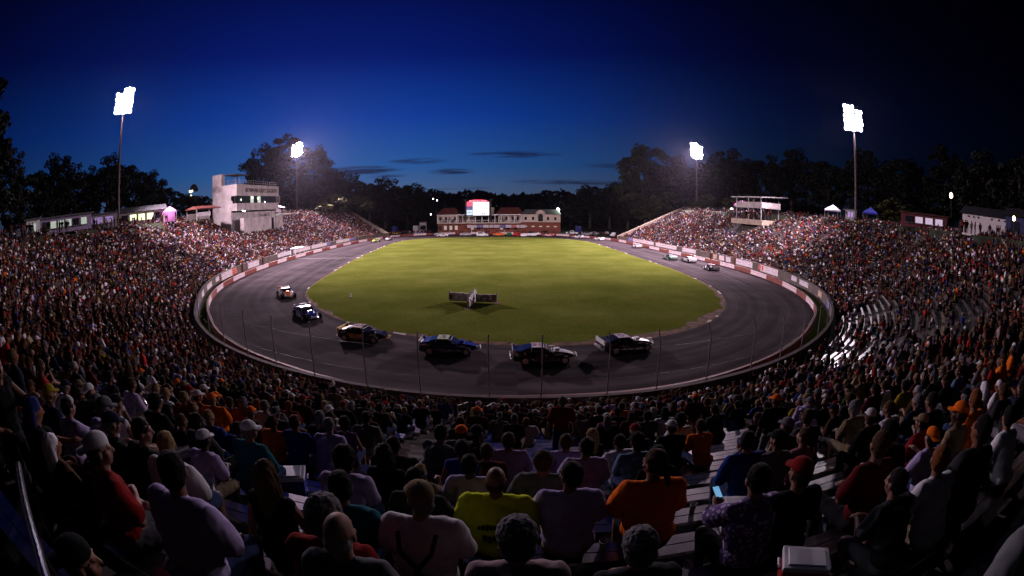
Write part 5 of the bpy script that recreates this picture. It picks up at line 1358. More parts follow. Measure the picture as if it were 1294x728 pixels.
def make_pose(lean=8, arms='thigh', legs='sit', head_yaw=0, head_pitch=0, twist=0, wide=1.0, asym=0.0, sleeve='short', trouser='short', voxel=0.011, female=False):
    P = Pose()
    stand = legs == 'stand'
    hz = 0.93 if stand else 0.53
    hip = V3((0, 0, hz))
    Lm = Matrix.Rotation(R(-lean), 4, 'X') @ Matrix.Rotation(R(twist), 4, 'Z')
    def up(x, y, z): return hip + (Lm @ V3((x, y, z)))
    w = wide
    sh = {s: up(s * .185 * (0.5 + w / 2) * (.9 if female else 1), .0, .455) for s in (-1, 1)}
    neck = up(0, .0, .50); 
    hp = lean * .75 + head_pitch
    Hm = Matrix.Rotation(R(head_yaw), 4, 'Z') @ Matrix.Rotation(R(-max(hp * .35, -30)), 4, 'X')
    P.head_c = neck + (Matrix.Rotation(R(-lean * .5), 4, 'X') @ V3((0, .025, .155)))
    P.head_M = Matrix.Translation(P.head_c) @ Hm
    leg = {}
    for s in (-1, 1):
        if stand:
            h_ = hip + V3((s * .095, 0, -.02)); kn = hip + V3((s * .11, .03, -.45)); an = hip + V3((s * .12, -.02, -.85)); toe = an + V3((s * .03, .16, -.05))
        else:
            k = .16 + .05 * (w - 1); 
            h_ = hip + V3((s * .10, .01, -.02)); kn = V3((s * k + s * asym * .05, .43, .50)); an = V3((s * (k - .03), .36 + .05 * s * asym, .09)); toe = an + V3((s * .03, .17, -.05))
        leg[s] = (h_, kn, an, toe)
    P.leg = leg
    arm = {}
    for s in (-1, 1):
        mode = arms if isinstance(arms, str) else arms[0 if s < 0 else 1]
        S = sh[s]
        if mode == 'thigh': el = S + V3((s * .07, .06, -.27)); wr = lerp(leg[s][0], leg[s][1], .62) + V3((-s * .01, 0, .125)); fd = V3((-s * .25, 1, -.25))
        elif mode == 'knee': el = leg[s][1] + V3((s * .02, -.14, .16)); wr = V3((s * .05, leg[s][1].y + .07, leg[s][1].z + .16)); fd = V3((-s * .8, .5, -.1))
        elif mode == 'fold': el = S + V3((s * .05, .07, -.27)); wr = up(-s * .04, .22, .22 + .02 * s); fd = V3((-s, .15, .1))
        elif mode == 'phone': el = S + V3((s * .05, .2, -.2)); wr = el + V3((-s * .13, .19, -.05)); fd = V3((-s * .5, .8, .15))
        elif mode == 'drink': el = S + V3((s * .09, .17, -.2)); wr = el + V3((-s * .08, .2, .06)); fd = V3((-s * .5, 1, .2))
        elif mode == 'side': el = S + V3((s * .09, -.03, -.27)); wr = el + V3((s * .02, .06, -.25)) if stand else el + V3((s * .06, -.03, -.22)); fd = V3((0, .2, -1)) if stand else V3((s * .1, .9, -.3))
        elif mode == 'chin': el = leg[s][1] + V3((-s * .02, -.16, .14)); wr = P.head_c + V3((s * .06, .05, -.15)); fd = V3((-s * .2, .3, 1))
        elif mode == 'hip': el = S + V3((s * .2, -.04, -.22)); wr = hip + V3((s * .17, .03, .10)); fd = V3((-s * .5, .8, -.3))
        arm[s] = (S, el, wr, fd.normalized())
    P.arm = arm
    # ---- body
    B = []
    pel, waist, chest = hip + V3((0, -.005, .02)), up(0, 0, .20), up(0, .005, .33)
    B += [('e', pel, (.165 * w, .125 * w, .12)), ('e', waist, (.145 * w, .105 * w, .14)), ('e', chest, (.17 * w, .115 * w, .16))]
    B += [('c', sh[-1] + V3((.03, 0, -.01)), sh[1] + V3((-.03, 0, -.01)), .06, .06), ('c', neck - V3((0, 0, .05)), lerp(neck, P.head_c, .6), .062, .052), ('c', up(-.09, 0, .47), up(.09, 0, .47), .05, .05)]
    hM = P.head_M.to_3x3()
    def hd(x, y, z): return P.head_M @ V3((x, y, z))
    B += [('e', hd(0, -.012, .028), (.077, .096, .098), hM), ('e', hd(0, .03, -.035), (.058, .068, .075), hM), ('e', hd(0, .052, -.082), (.032, .03, .026), hM),
          ('c', hd(0, .098, .008), hd(0, .113, -.022), .010, .015), ('c', hd(-.02, .085, -.056), hd(.02, .085, -.056), .0095, .0095), ('c', hd(-.032, .083, .024), hd(.032, .083, .024), .012, .012)]
    for s in (-1, 1): B += [('e', hd(s * .078, -.005, -.008), (.013, .022, .034), hM), ('e', hd(s * .045, .055, -.02), (.024, .024, .022), hM)]
    thick = .85 + .3 * (w - .7)
    for s in (-1, 1):
        h_, kn, an, toe = leg[s]
        B += [('c', h_, kn, .085 * thick, .058), ('c', kn, an, .056, .036), ('e', lerp(kn, an, .3) + V3((0, -.02, 0)), (.05, .055, .11)), ('c', an + V3((0, -.03, -.04)), toe, .04, .032)]
        S, el, wr, fd = arm[s]
        B += [('c', S, el, .05 * thick, .040), ('c', el, wr, .041, .027)]
        side = fd.cross(V3((0, 0, 1)));
        if side.length < .2: side = V3((1, 0, 0))
        side.normalize(); upn = side.cross(fd).normalized()
        pc = wr + fd * .05
        B += [('c', wr, wr + fd * .075, .028, .03)]
        B += [('c', pc - side * .022, pc - side * .022 + fd * .035, .017, .017), ('c', pc + side * .022, pc + side * .022 + fd * .035, .017, .017)]
        curl = .035 if mode != 'fold' else .01
        for i, (o_, l1, l2) in enumerate(((-.031, .034, .022), (-.011, .042, .03), (.010, .04, .028), (.031, .032, .02))):
            b0 = wr + fd * .085 + side * o_; b1 = b0 + fd * l1 - upn * .006; b2 = b1 + fd * l2 - upn * curl * .6
            B += [('c', b0, b1, .0095, .009), ('c', b1, b2, .0088, .0075)]
        t0 = wr + fd * .03 - side * s * .028; t1 = t0 + fd * .03 - side * s * .022; t2 = t1 + fd * .028 - side * s * .004
        B += [('c', t0, t1, .012, .0105), ('c', t1, t2, .0105, .009)]
        P.hand = getattr(P, 'hand', {}); P.hand[s] = (wr + fd * .1, fd, upn)
    P.body = solid(B, voxel, 2, 'body')
    # eyes and lips as their own patches of the same skin
    me = P.body
    P.eyes = [hd(s * .031, .090, .006) for s in (-1, 1)]; P.mouth = hd(0, .094, -.056)
    mi = np.zeros(len(me.polygons), dtype=np.int32)
    cen_ = np.empty(len(me.polygons) * 3); me.polygons.foreach_get('center', cen_); cen_ = cen_.reshape(-1, 3)
    for e in P.eyes: mi[np.linalg.norm(cen_ - np.array(e), axis=1) < .0125] = 1
    dm = cen_ - np.array(P.mouth); mi[(np.linalg.norm(dm * np.array([.45, 1, 1.6]), axis=1) < .012)] = 2
    for _ in range(3): me.materials.append(None)
    me.polygons.foreach_set('material_index', mi)
    # ---- shirt
    g = .016
    Sx = [('e', waist, (.158 * w + g, .118 * w + g, .16)), ('e', chest, (.176 * w + g, .122 * w + g, .165)), ('e', pel + V3((0, 0, .05)), (.172 * w + g, .132 * w + g, .10)),
          ('c', sh[-1] + V3((.03, 0, -.005)), sh[1] + V3((-.03, 0, -.005)), .066 + g * .5, .066 + g * .5), ('c', up(-.07, 0, .475), up(.07, 0, .475), .058, .058)]
    if sleeve != 'none':
        for s in (-1, 1):
            S, el, wr, fd = arm[s]
            e2 = lerp(S, el, .72 if sleeve == 'short' else 1.0)
            Sx += [('c', S, e2, .062 * thick + g * .6, .060 * thick + g * (1.6 if sleeve == 'short' else .5))]
            if sleeve == 'long': Sx += [('c', el, lerp(el, wr, .92), .056, .040)]
    P.shirt = solid(Sx, .013, 3, 'shirt'); wrinkle(P.shirt, .030, 6.0, lean * .37, (1.3, 1.0, .55))
    # ---- trousers or shorts
    T = [('e', pel + V3((0, 0, -.01)), (.172 * w + .008, .135 * w + .006, .115))]
    for s in (-1, 1):
        h_, kn, an, toe = leg[s]
        kn2 = lerp(h_, kn, .88) if trouser == 'short' else kn
        T += [('c', h_, kn2, .098 * thick, .078 if trouser == 'short' else .070)]
        if trouser == 'long': T += [('c', kn, lerp(kn, an, .93), .070, .056)]
    P.pants = solid(T, .013, 3, 'trousers'); wrinkle(P.pants, .012, 9.0, 2.2)
    mb_pr = []
    for s in (-1, 1):
        h_, kn, an, toe = leg[s]
        mb_pr.append([('e', an + V3((0, -.03, -.03)), (.042, .055, .05)), ('c', an + V3((0, 0, -.045)), toe + V3((0, .01, 0)), .043, .036)])
    P.shoes = [solid(q, .012, 1, 'shoe') for q in mb_pr]
    P.wide = w
    return P
# hair and caps in head space (origin = head centre, face towards +y)
def hair_short():
    me = solid([('e', (0, -.022, .040), (.083, .098, .096)), ('e', (0, -.052, -.010), (.072, .060, .068))], .009, 2, 'hair'); wrinkle(me, .012, 22, 1.0); return me
def hair_curly():
    me = solid([('e', (0, -.024, .048), (.102, .112, .108)), ('e', (0, -.055, -.015), (.092, .075, .075))], .006, 1, 'hair'); wrinkle(me, .012, 34, 3.0); return me
def hair_long():
    me = solid([('e', (0, -.022, .042), (.086, .102, .097)), ('c', (0, -.062, 0), (0, -.085, -.22), .088, .075), ('c', (-.06, -.03, 0), (-.075, -.05, -.19), .036, .024), ('c', (.06, -.03, 0), (.075, -.05, -.19), .036, .024)], .010, 2, 'hair'); wrinkle(me, .022, 16, 5.0, (2.2, 2.2, .35)); return me
def hair_fringe():
    me = solid([('e', (0, -.045, -.022), (.079, .068, .052)), ('e', (0, -.03, -.005), (.0795, .070, .040))], .008, 2, 'hair'); wrinkle(me, .006, 30, 7.0); return me
def hair_tail():
    me = solid([('e', (0, -.022, .042), (.084, .099, .096)), ('e', (0, -.05, -.005), (.074, .06, .06)), ('c', (0, -.115, .03), (0, -.16, -.12), .03, .018)], .009, 2, 'hair'); wrinkle(me, .012, 22, 9.0); return me
def cap_mesh(back=False):
    mb = MB(); s = -1 if back else 1; rings = []
    n = 24
    for ph, k in ((0.0, 1.0), (0.25, .99), (.5, .93), (.75, .80), (1.0, .60), (1.25, .34), (1.45, .12)):
        rings.append([(.089 * k * math.cos(t), -.012 + .106 * k * math.sin(t), .048 + .090 * math.sin(ph)) for t in np.linspace(0, 2 * math.pi, n, endpoint=False)])
    mb.loft(rings)
    br = []
    for r0, r1, z0 in ((0.0, 0, 0),):
        pass
    t0 = np.linspace(R(28), R(152), 11)
    top = []; outp = []
    for t in t0:
        x, y = .086 * math.cos(t), (.100 * math.sin(t)) * s
        bx, by = .078 * math.cos(t) * 1.02, (.094 + .085 * math.sin(t)) * s * 1.0 - .01
        top.append((x, y - .012, .052)); outp.append((bx, by, .036 - .012 * abs(math.cos(t))))
    for i in range(len(t0) - 1):
        mb.face([top[i], top[i + 1], outp[i + 1], outp[i]]); 
        dn = lambda p: (p[0], p[1], p[2] - .006)
        mb.face([dn(top[i]), dn(outp[i]), dn(outp[i + 1]), dn(top[i + 1])])
        mb.face([outp[i], outp[i + 1], dn(outp[i + 1]), dn(outp[i])])
    mb.ell((0, -.012, .138), (.009, .009, .006), 8, 6)
    return mb.mesh('cap', [], True)
HAIR = {'short': hair_short(), 'curly': hair_curly(), 'long': hair_long(), 'fringe': hair_fringe(), 'tail': hair_tail(), 'cap': cap_mesh(), 'backcap': cap_mesh(True)}
for me in HAIR.values():
    if not me.materials: me.materials.append(None)
POSES = [
 make_pose(8, 'thigh', head_yaw=0),
 make_pose(26, 'knee', head_yaw=4, wide=1.05, asym=.5),
 make_pose(4, 'fold', head_yaw=-22, trouser='long'),
 make_pose(10, 'thigh', head_yaw=32, wide=1.22, asym=-.5),
 make_pose(14, ('thigh', 'drink'), head_yaw=-12, female=True),
 make_pose(6, ('side', 'thigh'), head_yaw=18, sleeve='none', female=True, wide=.94),
 make_pose(34, ('knee', 'chin'), head_yaw=-8, trouser='long', asym=.8),
 make_pose(3, 'thigh', head_yaw=0, wide=1.42, head_pitch=4),
 make_pose(12, ('phone', 'thigh'), head_yaw=-6, head_pitch=18, female=True, wide=1.02),
 make_pose(2, 'side', legs='stand', head_yaw=12, trouser='long'),
 make_pose(4, ('drink', 'hip'), legs='stand', head_yaw=-20, sleeve='none', wide=1.0),
 make_pose(18, 'fold', head_yaw=-40, wide=1.12, sleeve='long', trouser='long')]
SEATED = [0, 1, 2, 3, 4, 5, 6, 7, 8, 11]
# palette (real garment colours)
SHIRT = {'white': (.62, .60, .62), 'grey': (.24, .24, .26), 'dark grey': (.07, .07, .08), 'black': (.014, .014, .016), 'navy': (.016, .02, .07), 'royal blue': (.02, .07, .42), 'teal': (.02, .20, .27), 'sky blue': (.22, .36, .56), 'red': (.42, .02, .02), 'dark red': (.16, .012, .015),
         'orange': (.70, .13, .01), 'yellow': (.55, .40, .03), 'lime yellow': (.50, .58, .015), 'green': (.03, .13, .04), 'lavender': (.44, .36, .60), 'purple': (.11, .04, .20), 'pink': (.60, .22, .32), 'tan': (.40, .30, .17), 'brown': (.11, .06, .03), 'pale pink': (.62, .45, .46), 'maroon': (.09, .012, .02)}
SW = {'white': 13, 'grey': 8, 'dark grey': 14, 'black': 26, 'navy': 10, 'royal blue': 3, 'teal': 1, 'sky blue': 1.5, 'red': 5, 'dark red': 8, 'orange': 3, 'yellow': .7, 'lime yellow': .5, 'green': 1, 'lavender': 4, 'purple': 3, 'pink': 1.5, 'tan': 5, 'brown': 10, 'pale pink': 3, 'maroon': 8}
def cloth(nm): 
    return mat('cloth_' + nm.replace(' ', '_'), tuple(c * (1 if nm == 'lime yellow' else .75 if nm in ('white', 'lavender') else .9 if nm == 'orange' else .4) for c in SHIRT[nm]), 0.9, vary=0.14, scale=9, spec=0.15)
PANTS = {'khaki': (.26, .20, .13), 'denim': (.035, .055, .12), 'black': (.015, .015, .018), 'grey': (.13, .13, .14)}
def pcloth(nm): return mat('trousers_' + nm, PANTS[nm], 0.9, vary=0.2, scale=8, spec=0.15)
SKINS = [mat('skin_%d' % i, c, 0.6, vary=0.07, scale=12, spec=0.15) for i, c in enumerate(((.20, .10, .068), (.16, .078, .05), (.24, .13, .10), (.06, .03, .02), (.12, .058, .037)))]
EYE = mat('eye_dark', (.02, .015, .015), 0.2); LIP = mat('lip', (.28, .09, .08), 0.5)
HAIRC = {'black': (.010, .008, .008), 'brown': (.045, .024, .012), 'blond': (.20, .13, .06), 'grey': (.11, .105, .11), 'white': (.26, .25, .26), 'red-brown': (.13, .04, .015)}
def hmat(nm): return mat('hair_' + nm.replace('-', '_'), HAIRC[nm], 0.75, vary=0.45, scale=55, spec=0.3, bump=0.9)
SHOE = mat('shoe', (.12, .12, .13), 0.7); SHOEW = mat('shoe_white', (.5, .5, .5), 0.7)
def set_obj_mats(o, ms):
    for i, m in enumerate(ms):
        o.material_slots[i].link = 'OBJECT'; o.material_slots[i].material = m
for P in POSES:
    for me in [P.shirt, P.pants] + P.shoes: me.materials.append(None)
def person(pos, yaw, pi, shirt, hair, hairc, label, skin=0, pants='khaki', capc=None, scale=1.0, wx=1.0, group='spectators seated in the grandstand', shirt_mat=None, shirt_name='shirt'):
    P = POSES[pi]
    r = empty('person', pos, yaw); r.scale = (scale * wx, scale, scale); tag(r, label, 'person', group)
    def ch(nm, me, ms):
        o = bpy.data.objects.new(nm, me); COL.objects.link(o); o.parent = r; set_obj_mats(o, ms); return o
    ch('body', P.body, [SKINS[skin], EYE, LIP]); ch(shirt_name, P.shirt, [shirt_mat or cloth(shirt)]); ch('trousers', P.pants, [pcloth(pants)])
    for s in P.shoes: ch('shoe', s, [SHOE if pi % 2 else SHOEW])
    if hair in ('cap', 'backcap'):
        o = ch('cap', HAIR[hair], [cloth(capc or 'black')]); o.matrix_local = P.head_M
        o = ch('hair', HAIR['short' if hair == 'cap' else 'short'], [hmat(hairc)]); o.matrix_local = P.head_M @ Matrix.Translation((0, 0, -.016)) @ Matrix.Scale(.965, 4)
    elif hair != 'bald':
        o = ch('hair', HAIR[hair], [hmat(hairc)]); o.matrix_local = P.head_M
    return r

def seat_pose(az, k, dd=0.0, dz=0.0):
    """seat on row k along the bearing az (degrees) seen from above the origin: position, yaw, u"""
    a = R(az); v = np.array([math.sin(a), math.cos(a)])
    db = D0 + TR * k + 0.50
    best = None
    for t in np.arange(0.2, 26, 0.04):
        p = v * t
        w = p - Sc; i = int(np.hypot(*w.T).argmin()); d = w[i] @ SN[i]
        e = abs(d - db)
        if best is None or e < best[0]: best = (e, p, i)
    return best
placed = []   # (x, y) of near people
labels_used = set()
HAND = [  # name-free list: az, k, dist hint unused -> x, y from survey; pose, shirt, hair, haircolour, cap, skin, pants, scale, widex, label, extra
 (-.13, 3.02, 22, 7, 'lime yellow', 'fringe', 'brown', None, 1, 'denim', 1.0, 1.0, 'bald heavy man in bright lime yellow t-shirt with dark print, seen from behind'),
 (.47, 2.96, 22, 3, 'lavender', 'short', 'black', None, 1, 'khaki', 1.0, 1.0, 'broad dark haired man in pale lavender t-shirt beside the man in lime yellow'),
 (-.59, 2.22, 23, 3, 'white', 'cap', 'grey', 'tan', 0, 'denim', 1.0, 1.0, 'man in beige cap and white t-shirt with crossed dark suspenders'),
 (.02, 1.78, 24, 1, 'pale pink', 'curly', 'grey', None, 0, 'grey', .97, 1.0, 'grey curly haired person in pale top hunched right behind the lime yellow shirt'),
 (.30, 3.75, 21, 0, 'grey', 'short', 'brown', None, 1, 'khaki', 1.0, 1.1, 'brown haired man in grey t-shirt one row down between lime yellow and lavender shirts'),
 (-.42, 3.75, 21, 0, 'lavender', 'short', 'black', None, 3, 'denim', .95, 1.0, 'dark haired person in lavender shirt just down from the lime yellow shirt'),
 (-.78, 3.02, 22, 2, 'dark grey', 'short', 'black', None, 3, 'black', .96, 1.0, 'dark figure in charcoal shirt wedged between beige cap and lime yellow shirt'),
 (-.58, 4.48, 20, 5, 'royal blue', 'short', 'black', None, 1, 'denim', 1.0, 1.0, 'bare armed person in blue sleeveless top two rows below the lime yellow shirt'),
 (-.05, 5.25, 19, 0, 'lavender', 'short', 'brown', None, 1, 'khaki', 1.0, 1.05, 'short haired man in lavender t-shirt, empty bench to one side of him'),
 (-.82, 6.41, 17, 0, 'grey', 'cap', 'brown', 'orange', 0, 'khaki', 1.0, 1.1, 'man in bright orange knit cap and grey t-shirt'),
 (-1.38, 4.48, 20, 7, 'dark grey', 'short', 'black', None, 1, 'denim', 1.0, 1.0, 'very broad man in charcoal t-shirt seated at the aisle edge'),
 (-.96, 3.85, 21, 4, 'tan', 'short', 'blond', None, 2, 'denim', .82, .9, 'small blond child looking sideways beside the very broad man'),
 (.72, 5.25, 19, 0, 'lavender', 'short', 'brown', None, 0, 'denim', .98, 1.0, 'man in faded lavender shirt on the empty stretch of benches'),
 (.86, 4.48, 20, 3, 'lavender', 'short', 'black', None, 1, 'denim', 1.0, .95, 'man in lavender t-shirt directly down from the broad lavender shirted man'),
 (-.34, 4.95, 19, 1, 'dark red', 'short', 'brown', None, 0, 'black', .92, 1.0, 'child in dark red top leaning forward between two lavender shirts'),
 (1.31, 3.30, 21, 3, 'orange', 'tail', 'brown', None, 0, 'black', 1.06, 1.0, 'large person in orange t-shirt with tied back brown hair beside empty benches'),
 (1.53, 4.48, 20, 1, 'sky blue', 'cap', 'black', 'black', 1, 'denim', 1.0, 1.0, 'person in black cap and faded blue shirt leaning forward beyond the large orange shirt'),
 (1.18, 5.83, 18, 5, 'black', 'long', 'blond', None, 2, 'black', .96, 1.0, 'woman with long pale blond hair and black sleeveless top'),
 (2.76, 6.40, 17, 1, 'black', 'cap', 'brown', 'white', 0, 'denim', .98, 1.0, 'hunched person in white cap and black top above the empty benches'),
 (3.05, 5.80, 18, 6, 'orange', 'short', 'brown', None, 0, 'denim', .96, 1.0, 'crouched person in orange t-shirt beyond the empty benches'),
 (2.62, 3.74, 21, 11, 'royal blue', 'short', 'black', None, 1, 'denim', 1.0, 1.0, 'person in long sleeved royal blue top reclining by the empty benches'),
 (1.66, 2.10, 23, 8, 'purple', 'short', 'black', None, 1, 'black', 1.0, 1.1, 'woman in patterned purple blouse holding a glowing phone'),
 (.56, 1.25, 24, 1, 'dark grey', 'curly', 'grey', None, 0, 'grey', .90, 1.0, 'grey haired person bent low at the bottom edge beside the paper cup'),
 (-.76, 1.35, 24, 0, 'grey', 'fringe', 'white', None, 2, 'khaki', .99, .95, 'bald man with a white hair fringe at the bottom edge of the view'),
 (-1.15, 1.72, 24, 1, 'red', 'curly', 'grey', None, 2, 'denim', .99, 1.0, 'woman with grey curls and dim red shirt beside the bald white fringed man'),
 (-1.16, 2.26, 23, 3, 'teal', 'short', 'black', None, 1, 'denim', 1.0, .95, 'dark haired man in teal blue t-shirt between red shirt and beige cap'),
 (-1.95, 2.55, 23, 5, 'black', 'long', 'brown', None, 0, 'black', 1.0, 1.0, 'woman with long brown hair and black top behind the blue cooler'),
 (-3.36, 4.20, 21, 11, 'teal', 'cap', 'grey', 'white', 1, 'denim', 1.0, 1.0, 'man in white cap and teal long sleeved shirt behind a cooler'),
 (-3.63, 5.38, 19, 0, 'orange', 'short', 'brown', None, 3, 'black', .96, 1.0, 'person in dim orange shirt one row down from the white capped teal shirt'),
 (-3.24, 5.41, 19, 0, 'royal blue', 'short', 'brown', None, 0, 'denim', 1.0, 1.0, 'man in deep blue shirt next to the dim orange shirt'),
 (-2.92, 5.75, 19, 1, 'lavender', 'short', 'grey', None, 2, 'khaki', 1.0, 1.0, 'grey haired man in lavender shirt and khaki shorts leaning on his knees'),
 (-1.52, 3.06, 22, 1, 'lavender', 'curly', 'black', None, 3, 'denim', 1.0, 1.0, 'person with dark curls and lavender shirt bending forward'),
 (-1.28, 3.75, 21, 5, 'black', 'long', 'black', None, 1, 'black', 1.0, 1.0, 'woman with long black hair in black top next to the yellow scarf'),
 (-2.72, 7.02, 17, 1, 'grey', 'short', 'black', None, 1, 'khaki', 1.02, 1.0, 'man in grey t-shirt and khaki shorts beside the bench ends of the aisle'),
 (-3.75, 7.58, 16, 1, 'white', 'cap', 'brown', 'white', 0, 'denim', 1.0, 1.0, 'person in white cap and white t-shirt hunched far forward'),
 (-3.10, 8.51, 15, 5, 'brown', 'tail', 'brown', None, 0, 'denim', .96, 1.0, 'woman in brown top with tied back hair by the aisle'),
 (-4.15, 4.20, 21, 2, 'dark grey', 'short', 'black', None, 3, 'black', 1.0, 1.0, 'dark figure in charcoal shirt beside the teal long sleeved shirt'),
 (-2.62, 2.02, 23, 3, 'lavender', 'short', 'black', None, 1, 'denim', 1.08, 1.0, 'large dark haired man in lavender t-shirt seated sideways with a tray before him'),
 (-4.55, 2.55, 23, 6, 'lavender', 'cap', 'grey', 'grey', 1, 'khaki', 1.06, 1.0, 'man in grey cap and lavender shirt leaning forward beside the standing man'),
 (-4.46, 3.02, 22, 5, 'white', 'cap', 'brown', 'black', 0, 'khaki', 1.05, 1.0, 'bare armed person in black cap and white tank top with pale shorts'),
 (-5.75, 2.64, 23, 0, 'navy', 'cap', 'blond', 'yellow', 1, 'black', 1.0, 1.0, 'person in yellow patterned cap and dark top near the standing man'),
 (-7.4, 5.4, 20, 1, 'lavender', 'short', 'brown', None, 1, 'khaki', 1.05, 1.0, 'man in pale lavender shirt alone above the cluster of dark figures'),
 (5.95, 2.56, 23, 11, 'orange', 'short', 'red-brown', None, 1, 'denim', 1.05, 1.0, 'person in bright orange long sleeved top in profile near the edge'),
 (5.75, 3.15, 22, 6, 'navy', 'short', 'black', None, 1, 'denim', 1.03, 1.0, 'man in dark navy shirt leaning forward next to the bright orange profile'),
 (5.80, 3.75, 21, 0, 'navy', 'short', 'grey', None, 0, 'denim', 1.0, 1.0, 'grey haired man in dark blue shirt just past the navy shirted leaning man'),
 (3.30, 2.43, 23, 2, 'dark red', 'short', 'brown', None, 1, 'black', 1.05, 1.0, 'man in dark red t-shirt behind the red cooler'),
 (2.50, 2.60, 23, 0, 'black', 'cap', 'brown', 'red', 0, 'black', 1.0, 1.0, 'person in deep red cap and black shirt behind the purple blouse'),
 (3.12, 3.91, 21, 5, 'grey', 'cap', 'brown', 'black', 0, 'denim', 1.0, 1.0, 'bare armed person in dark cap and grey tank top beyond the white cooler'),
 (3.58, 3.95, 21, 5, 'pink', 'tail', 'brown', None, 2, 'denim', .97, 1.0, 'woman in pink sleeveless top beside the grey tank top'),
 (8.10, 6.25, 18, 1, 'white', 'short', 'brown', None, 0, 'denim', 1.0, 1.0, 'person in pale shirt bending forward high on the curve'),
 (7.72, 5.40, 19, 11, 'yellow', 'short', 'black', None, 1, 'black', 1.0, 1.0, 'person in yellow long sleeved top on the curve of the stand'),
 (5.40, 4.64, 20, 1, 'tan', 'curly', 'grey', None, 2, 'khaki', 1.0, 1.0, 'curly grey haired person in tan top beside a bright bench end'),
 (4.90, 5.30, 19, 6, 'lavender', 'cap', 'brown', 'lavender', 0, 'denim', 1.0, 1.0, 'person in lilac cap and lavender shirt, head low'),
 (9.4, 5.0, 20, 3, 'sky blue', 'short', 'brown', None, 0, 'denim', 1.02, 1.0, 'man in faded blue shirt high on the curving rows'),
 (4.15, 2.62, 23, 6, 'black', 'short', 'black', None, 1, 'khaki', 1.05, 1.0, 'person in black top and pale khaki shorts, knees drawn up beside the dark red shirt'),
]
def snap(x, y, k):
    az = math.degrees(math.atan2(x, y))
    e, p, i = seat_pose(az, k)
    n = SN[i]; return p, n
for (x, y, k, pi, sh_, hr_, hc_, cc_, sk_, pt_, sc_, wx_, lb) in HAND:
    k = k - 1 if False else k
    # keep the surveyed bearing; the row nearest to the surveyed distance
    u_, d_ = u_of(x, y); kk = int(round((d_ - D0 - 0.35) / TR))
    p, n = snap(x, y, kk)
    yaw = math.atan2(n[0], -n[1])            # local +y towards the field
    dz = 0
    placed.append((p[0], p[1]))
    smat = None
    if 'patterned purple' in lb:
        smat = bpy.data.materials.new('patterned_cloth'); smat.use_nodes = True
        h = N(smat.node_tree); out = h.n('ShaderNodeOutputMaterial'); b = h.n('ShaderNodeBsdfPrincipled'); h.l(b.outputs[0], out.inputs[0])
        tc = h.n('ShaderNodeTexCoord'); vo = h.n('ShaderNodeTexVoronoi'); vo.inputs['Scale'].default_value = 26; h.l(tc.outputs['Object'], vo.inputs['Vector'])
        h.l(h.ramp(vo.outputs['Distance'], [(0.30, (0.40, 0.32, 0.52)), (0.42, (0.07, 0.03, 0.14))]), b.inputs['Base Color']); b.inputs['Roughness'].default_value = 0.9
    r = person((p[0], p[1], zrow(kk)), yaw, pi, sh_, hr_, hc_, lb, sk_, pt_, cc_, sc_, wx_, shirt_mat=smat)
    if 'suspenders' in lb:
        P = POSES[pi]
        mb = MB()
        for s in (-1, 1): mb.path([(s * .12, -.06, 1.035), (s * .10, -.155, .95), (0, -.175, .80), (-s * .07, -.185, .62)], .016, 6)
        o = mb.build('suspenders', mat('dark_strap', (.03, .015, .015), .8), r)
    if 'dark print' in lb:
        mb = MB(); rr = random.Random(5)
        for i in range(9): mb.box((-.12 + i * .03, -.185, .88), (.02, .012, .035 + .01 * (i % 3)))
        for i in range(5): mb.box((-.08 + i * .04, -.20, .78 - .02 * (i % 2)), (.03, .012, .06))
        mb.build('print', mat('dark_ink', (.03, .04, .02), .8), r)
    if 'glowing phone' in lb:
        P = POSES[pi]; h_, fd, upn = P.hand[-1]
        mb = MB(); mb.box((0, 0, 0), (.075, .01, .15)); o = mb.build('phone', black_m)
        mb = MB(); mb.box((0, -.007, 0), (.066, .003, .135)); s_ = mb.build('screen', mat('phone_screen', (.2, .5, .8), .3, emit=(.25, .6, 1.0), estr=.6), o)
        M = Matrix.Translation((p[0], p[1], zrow(kk))) @ Matrix.Rotation(yaw, 4, 'Z')
        o.matrix_world = M @ Matrix.Translation(h_ + V3((.0, .03, .03))) @ Matrix.Rotation(R(-72), 4, 'X') @ Matrix.Scale(.85, 4); tag(o, 'glowing mobile phone held by the woman in the patterned purple blouse', 'phone')

# the people standing close to the photographer
def near_person(x, y, z, yaw, pi, *a, **k): placed.append((x, y)); return person((x, y, z), yaw, pi, *a, **k)
near_person(-4.75, 1.55, zrow(24), R(-62), 10, 'black', 'short', 'black', 'standing man in black tank top with bare arms above the purple shirted row', 1, 'black', None, 1.0, 1.0, 'people standing close by')

# ---------------- generated spectators
def occupancy(x, y, k, u):
    a = math.degrees(math.atan2(x, y))
    r = math.hypot(x, y)
    if x < 0: o = 0.84 + .2 * mnoise.noise(V3((x * .11, y * .11, k * .1)))
    else: o = 0.60 + .36 * mnoise.noise(V3((x * .1, y * .1, k * .1)))
    if x > 20 and y > 90: o = 0.50 + 0.25 * mnoise.noise(V3((x * .05, y * .05, 2)))
    if math.hypot((x - 29) / 13, (y - 27) / 14) < 1: o = .14 + .3 * mnoise.noise(V3((x * .12, y * .12, 0)))
    elif x > 12 and y < 70 and k < 19 and r > 18: o = 0.48 + 0.35 * mnoise.noise(V3((x * .09, y * .09, 0)))
    if a > 45 and r > 25: o *= .85
    if -32 < x < -16 and 10 < y < 34 and k < 14: o = .74
    if abs(x) < 9 and r > 9: o = .72 + .3 * mnoise.noise(V3((x * .3, y * .3, 0)))
    return o
seats = []
rs = random.Random(77)
